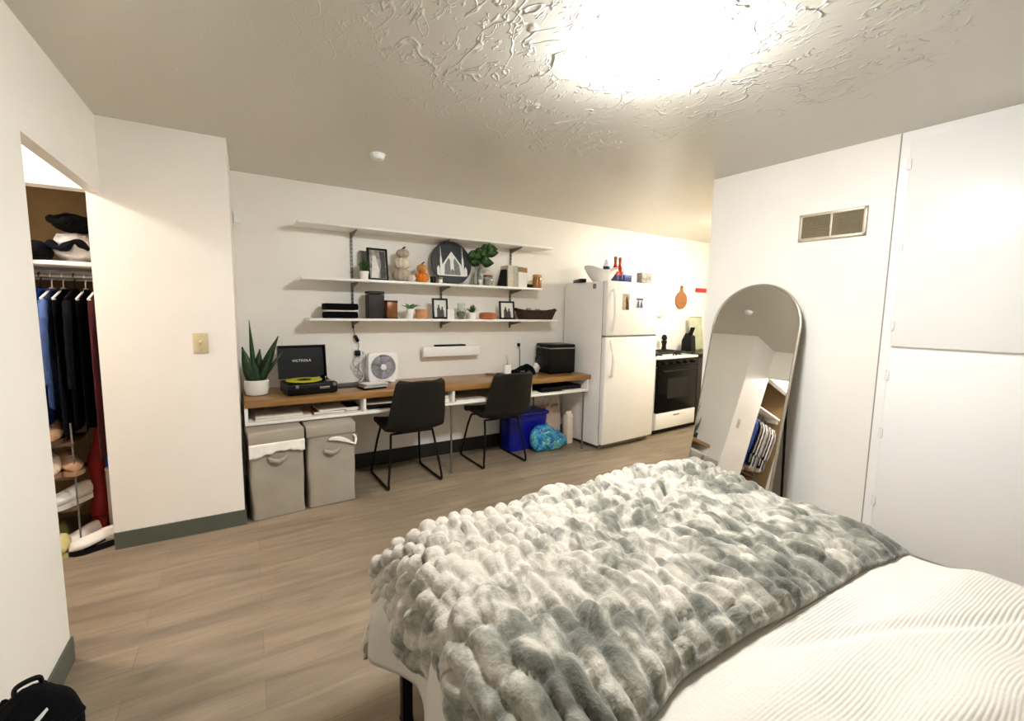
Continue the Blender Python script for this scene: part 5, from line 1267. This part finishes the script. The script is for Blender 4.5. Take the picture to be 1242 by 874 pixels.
part('zipper', MB().tube([(x * 1.01, y * 1.02 + 0.0, z) for x, y, z in [bp(0.5 + 0.5 * q / 40, 0.72) for q in range(41)]], 0.004, 6), M['charcoal_cloth'], t)
part('top_handle', MB().tube(smoothpath([(-0.035, 0.02, 0.405), (-0.03, 0.025, 0.438), (0.03, 0.025, 0.438), (0.035, 0.02, 0.405)]), 0.008, 8), M['black'], t)
for s in (-1, 1): part('strap', MB().tube(smoothpath([(s * 0.05, 0.085, 0.38), (s * 0.075, 0.125, 0.30), (s * 0.085, 0.12, 0.18), (s * 0.10, 0.085, 0.06)]), 0.014, 8), M['black_cloth'], t)
sw_ = [(x - 0.030, z + 0.052) for x, z in [(-0.060, 0.300), (-0.052, 0.282), (-0.030, 0.276), (0.055, 0.330), (-0.022, 0.296), (-0.042, 0.294)]]
def onfront(x, z):
    best = 0.07
    v = z / 0.425; top = 1.0 - max(0, (v - 0.66) / 0.34) ** 2.6 * 0.80
    return -(0.085 * top ** 0.7) * (1 - (abs(x) / (0.135 * top)) ** (2 / 0.55)) ** (0.55 / 2) - 0.006
b = MB(); fo = [b.bm.verts.new((x, onfront(x, z) - 0.010, z)) for x, z in sw_]; ba = [b.bm.verts.new((x, onfront(x, z) + 0.006, z)) for x, z in sw_]
n = len(sw_)
for i in range(n): b.bm.faces.new((fo[i], fo[(i + 1) % n], ba[(i + 1) % n], ba[i]))
b.bm.faces.new(fo); b.bm.faces.new(list(reversed(ba)))
part('swoosh_mark', b, M['paint_white'], t, 'white swoosh mark', smooth=0)

# ------------------------------------------------------------------ closet
CY = 3.57; RZ = 1.565
t = thing('closet_shelf', 'white wooden shelf across the closet above the hanging rod', 'shelf', (XV, YP + 0.12, 1.64))
part('board', MB().bx(0.002, 1.033, 0, 0.53, -0.022, 0, 0.002), M['tan_wood' if False else 'trimwhite'], t)
part('cleat', MB().bx(0.002, 1.033, 0.52, 0.548, -0.085, -0.023).bx(0.002, 0.022, 0.02, 0.52, -0.085, -0.023), M['trimwhite'], t)
t = thing('closet_rod', 'metal clothes rod under the closet shelf', 'rod', (XV, CY, RZ))
part('rod', MB().tube([(0.006, 0, 0), (1.028, 0, 0)], 0.014, 14), M['steel'], t)
for x in (0.001, 1.024): part('socket', MB().cyl((x + 0.003, 0, 0), 0.026, 0.008, rot=(0, PI / 2, 0), n=20), M['grey_metal'], t)
def garment(name, label, cat, x, m, length, width=0.40, thick=0.055, hem=1.0, sleeves=True, seed=0, hang='white_plastic', drop=0.075, yoff=0.0):
    # hanger
    hg = thing('clothes_hanger', '%s hanger holding the %s' % ('white' if hang == 'white_plastic' else 'black', label), 'hanger', (x, CY, RZ - 0.045))
    part('hook', MB().tube(smoothpath([(0, 0, -0.02), (0, 0, 0.012), (0, 0.014, 0.030), (0, 0.012, 0.054), (0, -0.004, 0.0635), (0, -0.019, 0.055), (0, -0.0195, 0.040)], 4), 0.0028, 7), M[hang], hg)
    part('arms', MB().tube(smoothpath([(0, -0.19, -0.085), (0, -0.10, -0.055), (0, 0, -0.022), (0, 0.10, -0.055), (0, 0.19, -0.085)], 5), 0.0055, 8).tube([(0, -0.185, -0.088), (0, 0.185, -0.088)], 0.005, 8), M[hang], hg)
    t = thing(name, label, cat, (x, CY + yoff, RZ - 0.045))
    b = MB(); zt = -0.030
    def fn(u, v):
        a = 2 * PI * u; c, s = math.cos(a), math.sin(a)
        sh = min(1.0, 0.28 + v * 6.5) if v < 0.11 else 1.0
        wd = width / 2 * (sh if v < 0.11 else 1.0 + (hem - 1) * v)
        ztop = zt - 0.07 * max(0, (abs(s) * sh)) if v < 0.11 else zt - 0.07
        z = (zt - v * 0.6) if v < 0.11 else zt - 0.066 - (v - 0.11) / 0.89 * (length - 0.066)
        fold = 0.26 * math.sin(7 * a + seed) * v + 0.25 * mnoise.noise(Vector((s * 4, v * 5, seed * 3.1)))
        return (c * thick / 2 * (0.55 + 0.45 * v) * (1 + fold), s * wd * (1 + 0.03 * mnoise.noise(Vector((v * 6, seed, 0)))), z + 0.012 * math.sin(5 * a + seed) * v)
    V = b.grid(fn, 40, 26, wrap=True); b.bm.faces.new([r[0] for r in reversed(V)]); b.bm.faces.new([r[-1] for r in V])
    part('body', b, M[m], t, smooth=180)
    if sleeves:
        for s in (-1, 1):
            P = smoothpath([(0.004, s * width * 0.44, zt - 0.07), (0.012, s * width * 0.55, zt - 0.16), (0.006, s * width * 0.54, zt - 0.34), (0.0, s * width * 0.50, zt - min(0.56, length * 0.8))], 6)
            part('sleeve', MB().tube(P, 0.04, 12, radii=[0.0195 * (1 - 0.25 * i / (len(P) - 1)) * (1 + 0.10 * math.sin(i * 1.7 + seed)) for i in range(len(P))]), M[m], t, smooth=180)
    part('collar', MB().tube([(0.016 * math.cos(q) , 0.055 * math.sin(q), zt - 0.008) for q in [2 * PI * k / 20 for k in range(20)]], 0.010, 8, closed=True), M[m], t, smooth=180)
    return t
Gm = [('hanging_shirt', 'grey shirt at the far left end of closet rod', 'shirt', 'grey_cloth', 0.72), ('hanging_jacket', 'navy jacket second from the left end of closet rod', 'jacket', 'denim', 0.70), ('hanging_shirt', 'white shirt third from the left end of closet rod', 'shirt', 'liner', 0.76),
      ('hanging_jacket', 'charcoal jacket between white shirt and beige sweater', 'jacket', 'charcoal_cloth', 0.70), ('hanging_sweater', 'beige sweater left of a navy denim jacket', 'sweater', 'cream_cloth', 0.66),
      ('hanging_jacket', 'navy denim jacket beside the beige sweater', 'jacket', 'denim', 0.70),
      ('hanging_shirt', 'light grey shirt between denim jacket and cream shirt', 'shirt', 'grey_cloth', 0.74), ('hanging_shirt', 'cream shirt hanging right of light grey shirt', 'shirt', 'cream_cloth', 0.80),
      ('hanging_shirt', 'dark blue work shirt between cream shirt and white shirt', 'shirt', 'denim', 0.72), ('hanging_shirt', 'white shirt between two dark garments on closet rod', 'shirt', 'liner', 0.76),
      ('hanging_jacket', 'charcoal jacket beside a white shirt and a grey sweater', 'jacket', 'charcoal_cloth', 0.72), ('hanging_sweater', 'grey sweater left of a black jacket', 'sweater', 'grey_cloth', 0.68),
      ('hanging_jacket', 'black jacket beside the grey sweater on closet rod', 'jacket', 'black_cloth', 0.74), ('hanging_jacket', 'black jacket just left of the bright blue shirt', 'jacket', 'black_cloth', 0.72),
      ('hanging_shirt', 'bright blue long shirt hanging in the closet', 'shirt', 'blue_cloth', 0.88), ('hanging_shirt', 'denim shirt hanging right of the bright blue shirt', 'shirt', 'denim_light', 0.66),
     
      ('hanging_dress', 'charcoal dress hanging fourth from right end of rod', 'dress', 'charcoal_cloth', 0.82), ('hanging_jacket', 'black jacket hanging third from right end of rod', 'jacket', 'black_cloth', 0.76),
      ('hanging_dress', 'short black dress beside the wine red dress', 'dress', 'black_cloth', 0.80), ('hanging_dress', 'long wine red dress hanging by the closet end wall', 'dress', 'wine_cloth', 0.98)]
Gm = [(a, b_, c_, -1.678 + 0.0478 * k, m_, l_, k + 1) for k, (a, b_, c_, m_, l_) in enumerate(Gm)]
for nm, lb, ct, x, m, ln, sd in Gm:
    garment(nm, lb, ct, x, m, ln, seed=sd, sleeves=ct != 'dress', hang='white_plastic' if sd % 3 else 'black', thick=0.033)
# on the shelf
t = thing('knit_hat', 'round black hat on closet shelf', 'hat', (-0.985, 3.47, 1.64))
b = MB(); b.ball((0, 0, 0.05), (0.07, 0.08, 0.062), sub=3)
for q in b.bm.verts: q.co.z = max(0.002, q.co.z)
part('crown', b, M['black_cloth'], t, smooth=180)
part('brim', MB().cyl((0, -0.045, 0.010), 0.065, 0.010, n=28, bev=0.003), M['black_cloth'], t)
def heap(name, label, cat, loc, rad, m, amp, freq, seed, sleeve=None):
    t = thing(name, label, cat, loc)
    b = MB(); v = b.ball((0, 0, rad[2]), rad, sub=5)
    for q in v:
        n = mnoise.fractal(Vector((q.co.x * freq + seed, q.co.y * freq, q.co.z * freq)), 0.9, 2.1, 3)
        q.co.x += n * amp; q.co.y += n * amp; q.co.z += abs(n) * amp * 1.2 - amp * 0.3; q.co.z = max(0.001, q.co.z)
    part('folds', b, M[m], t, smooth=180)
    P = smoothpath([(-rad[0] * 0.9, -rad[1] * 0.7, rad[2] * 1.2), (-rad[0] * 0.3, -rad[1] * 1.05, rad[2] * 0.8), (rad[0] * 0.3, -rad[1] * 1.0, rad[2] * 1.3), (rad[0] * 0.8, -rad[1] * 0.7, rad[2] * 0.9)])
    part('sleeve', MB().tube(P, 0.02, 10, radii=[0.018 + 0.006 * math.sin(i) for i in range(len(P))]), M[sleeve or m], t, smooth=180)
    return t
heap('folded_clothes', 'heap of crumpled white and grey clothes on closet shelf', 'clothes', (-0.838, 3.53, 1.64), (0.095, 0.12, 0.085), 'grey_cloth', 0.022, 9, 3, 'black_cloth')
heap('black_garment', 'black garment thrown on top of the white clothes heap', 'clothes', (-0.835, 3.55, 1.815), (0.095, 0.12, 0.050), 'black_cloth', 0.020, 9, 8)

# shoe rack and shoes
t = thing('shoe_rack', 'brown three tier shoe rack at the closet floor', 'shoe rack', (-1.10, 3.50, 0))
for z, lb in ((0.245, 'shelf'), (0.435, 'shelf'), (0.625, 'shelf')):
    part('shelf', MB().bx(-0.30, 0.215, -0.14, 0.14, z - 0.016, z, 0.002), M['rack_brown'], t)
for x in (-0.295, 0.2145):
    for y in (-0.132, 0.132): part('post', MB().tube([(x, y, 0), (x, y, 0.74)], 0.0045, 8), M['grey_metal'], t)
def shoe(name, label, loc, rz, m, L=0.26, solem='shoe_white', accent=None, tilt=0.0):
    t = thing(name, label, 'shoe', loc, rz); t.rotation_euler = (0, tilt, rz)
    def outline(f):  # half width along the length
        return 0.030 + 0.014 * math.sin(PI * min(1, f * 1.05)) + 0.008 * math.exp(-((f - 0.72) / 0.16) ** 2) - 0.02 * max(0, f - 0.92) / 0.08
    b = MB()
    def body(u, v):
        f = v; a = 2 * PI * u; c, s = math.cos(a), math.sin(a)
        hgt = 0.085 - 0.050 * max(0, (f - 0.28)) ** 0.8 if f > 0.28 else 0.085 + 0.02 * (0.28 - f)
        if f > 0.9: hgt *= 1 - 0.5 * ((f - 0.9) / 0.1) ** 2
        end = min(1, f / 0.05, (1 - f) / 0.04); end = math.sqrt(max(0.04, 1 - (1 - end) ** 2))
        return (-L / 2 + L * f, outline(f) * end * (abs(c) ** 0.8) * (1 if c > 0 else -1) * (1 if s < 0.3 else 0.85), 0.022 + max(0, (0.5 + 0.5 * s)) * hgt * end)
    V = b.grid(body, 24, 28, wrap=True); b.bm.faces.new([r[0] for r in reversed(V)]); b.bm.faces.new([r[-1] for r in V])
    part('upper', b, M[m], t, smooth=180)
    so = MB(); pts = [(-L / 2 - 0.004 + (L + 0.008) * k / 20, outline(k / 20) * 1.08 * math.sqrt(max(0.05, 1 - (2 * k / 20 - 1) ** 8))) for k in range(21)]
    so.prism(pts + [(x, -y) for x, y in reversed(pts)], 0.026, 'z', 0.0)
    part('sole', so, M[solem], t, smooth=40)
    lc = MB()
    for k in range(4): lc.tube([(0.0 + k * 0.018, -0.022, 0.082 - k * 0.007), (0.005 + k * 0.018, 0, 0.092 - k * 0.009), (0.0 + k * 0.018, 0.022, 0.082 - k * 0.007)], 0.003, 6)
    part('laces', lc, M['paper'], t)
    if accent: part('stripe', MB().box((0.0, 0.0, 0.040), (0.10, 0.088, 0.014), 0.003, rot=(0, 0.25, 0)), M[accent], t)
    return t
shoe('slip_on_shoe', 'brown shoe on top tier of the shoe rack', (-0.985, 3.47, 0.626), -1.4, 'shoe_tan', solem='rack_brown')
shoe('leather_sandal', 'cream shoe on middle tier of rack, nearer the left wall', (-1.005, 3.46, 0.436), -1.3, 'cream_cloth', solem='shoe_tan')
shoe('leather_sandal', 'tan shoe on middle tier of rack behind the red boot', (-0.925, 3.47, 0.436), -1.2, 'shoe_tan', solem='shoe_tan')
shoe('sneaker', 'white sneaker on lowest tier of the shoe rack', (-0.945, 3.44, 0.246), -2.2, 'shoe_white')
shoe('slip_on_shoe', 'olive green shoe on floor beneath the rack', (-1.01, 3.47, 0.0), -1.5, 'shoe_green', solem='shoe_yellow')
shoe('slip_on_shoe', 'straw yellow shoe on floor in front of the rack', (-0.965, 3.31, 0.0), -1.75, 'shoe_yellow', solem='shoe_yellow', L=0.13)
shoe('sneaker', 'white sneaker with black stripe standing on closet floor, left of two', (-0.90, 3.42, 0.0), -2.35, 'shoe_white', accent='black', solem='shoe_white', L=0.20)
shoe('sneaker', 'white and black sneaker nearest the room on closet floor', (-0.825, 3.325, 0.0), -2.75, 'shoe_white', accent='black', solem='black', L=0.21)
t = thing('red_boot', 'tall red boot leaning in front of the shoe rack', 'boot', (-0.842, 3.60, 0.0), 0.0)
P = smoothpath([(-0.005, -0.02, 0.10), (0.0, 0.0, 0.25), (-0.004, 0.0, 0.42), (0.016, 0.01, 0.56), (0.040, 0.02, 0.69)], 6)
part('shaft', MB().tube(P, 0.04, 16, radii=[0.037 + 0.006 * math.sin(i * 0.6) for i in range(len(P))]), M['red_cloth'], t, smooth=180)
b = MB(); b.ball((-0.005, -0.055, 0.062), (0.040, 0.10, 0.048), sub=4)
part('foot', b, M['red_cloth'], t, smooth=180)
part('sole', MB().box((-0.005, -0.055, 0.010), (0.075, 0.20, 0.020), 0.006), M['black'], t)
t = thing('storage_box', 'light grey lidded bin behind sneakers in the closet', 'box', (-0.768, 3.66, 0))
part('body', MB().bx(-0.028, 0.048, -0.12, 0.20, 0, 0.385, 0.008), M['bin_grey'], t)
part('lid', MB().bx(-0.030, 0.050, -0.123, 0.203, 0.386, 0.410, 0.006), M['bin_grey'], t)
t = thing('blue_box', 'bright blue box on the light grey closet bin', 'box', (-0.768, 3.66, 0.411))
part('body', MB().bx(-0.026, 0.046, -0.11, 0.15, 0, 0.075, 0.004), M['blue_cloth'], t)
part('lid', MB().bx(-0.028, 0.048, -0.112, 0.152, 0.0755, 0.100, 0.004), M['blue_cloth'], t)

GROUPS = {'clothes_hanger': 'hangers on the closet rod', 'hanging_shirt': 'clothes on the closet rod', 'hanging_jacket': 'clothes on the closet rod', 'hanging_dress': 'clothes on the closet rod', 'hanging_sweater': 'clothes on the closet rod',
          'pumpkin': 'pumpkins on the middle shelf', 'picture_frame': 'picture frames on the shelves', 'potted_plant': 'potted plants on the shelves', 'fridge_photo': 'photos on the fridge door', 'sneaker': 'shoes in the closet',
          'slip_on_shoe': 'shoes in the closet', 'leather_sandal': 'shoes in the closet', 'magazine': 'papers in the desk cubbies', 'notebook': 'papers in the desk cubbies', 'folded_towel': 'folded towels', 'bookend': 'bookends',
          'ceiling_light': 'ceiling lights', 'wall_outlet': 'outlets on the back wall', 'food_box': 'boxes on the fridge'}
for o in scn.objects:
    if o.parent is None and o.get('category') and not o.get('group'):
        k = o.name.split('.')[0]
        if k in GROUPS: o['group'] = GROUPS[k]
# ------------------------------------------------------------------ world and view
wd = bpy.data.worlds.new('world'); scn.world = wd; wd.use_nodes = True
bg = wd.node_tree.nodes['Background']; bg.inputs[0].default_value = (0.9, 0.93, 1, 1); bg.inputs[1].default_value = 0.05
vs_ = scn.view_settings; vs_.view_transform = 'Standard'; vs_.look = 'None'; vs_.exposure = 1.52; vs_.gamma = 1.0
vs_.use_curve_mapping = False
scn.cycles.max_bounces = 16; scn.cycles.diffuse_bounces = 10; scn.cycles.glossy_bounces = 6
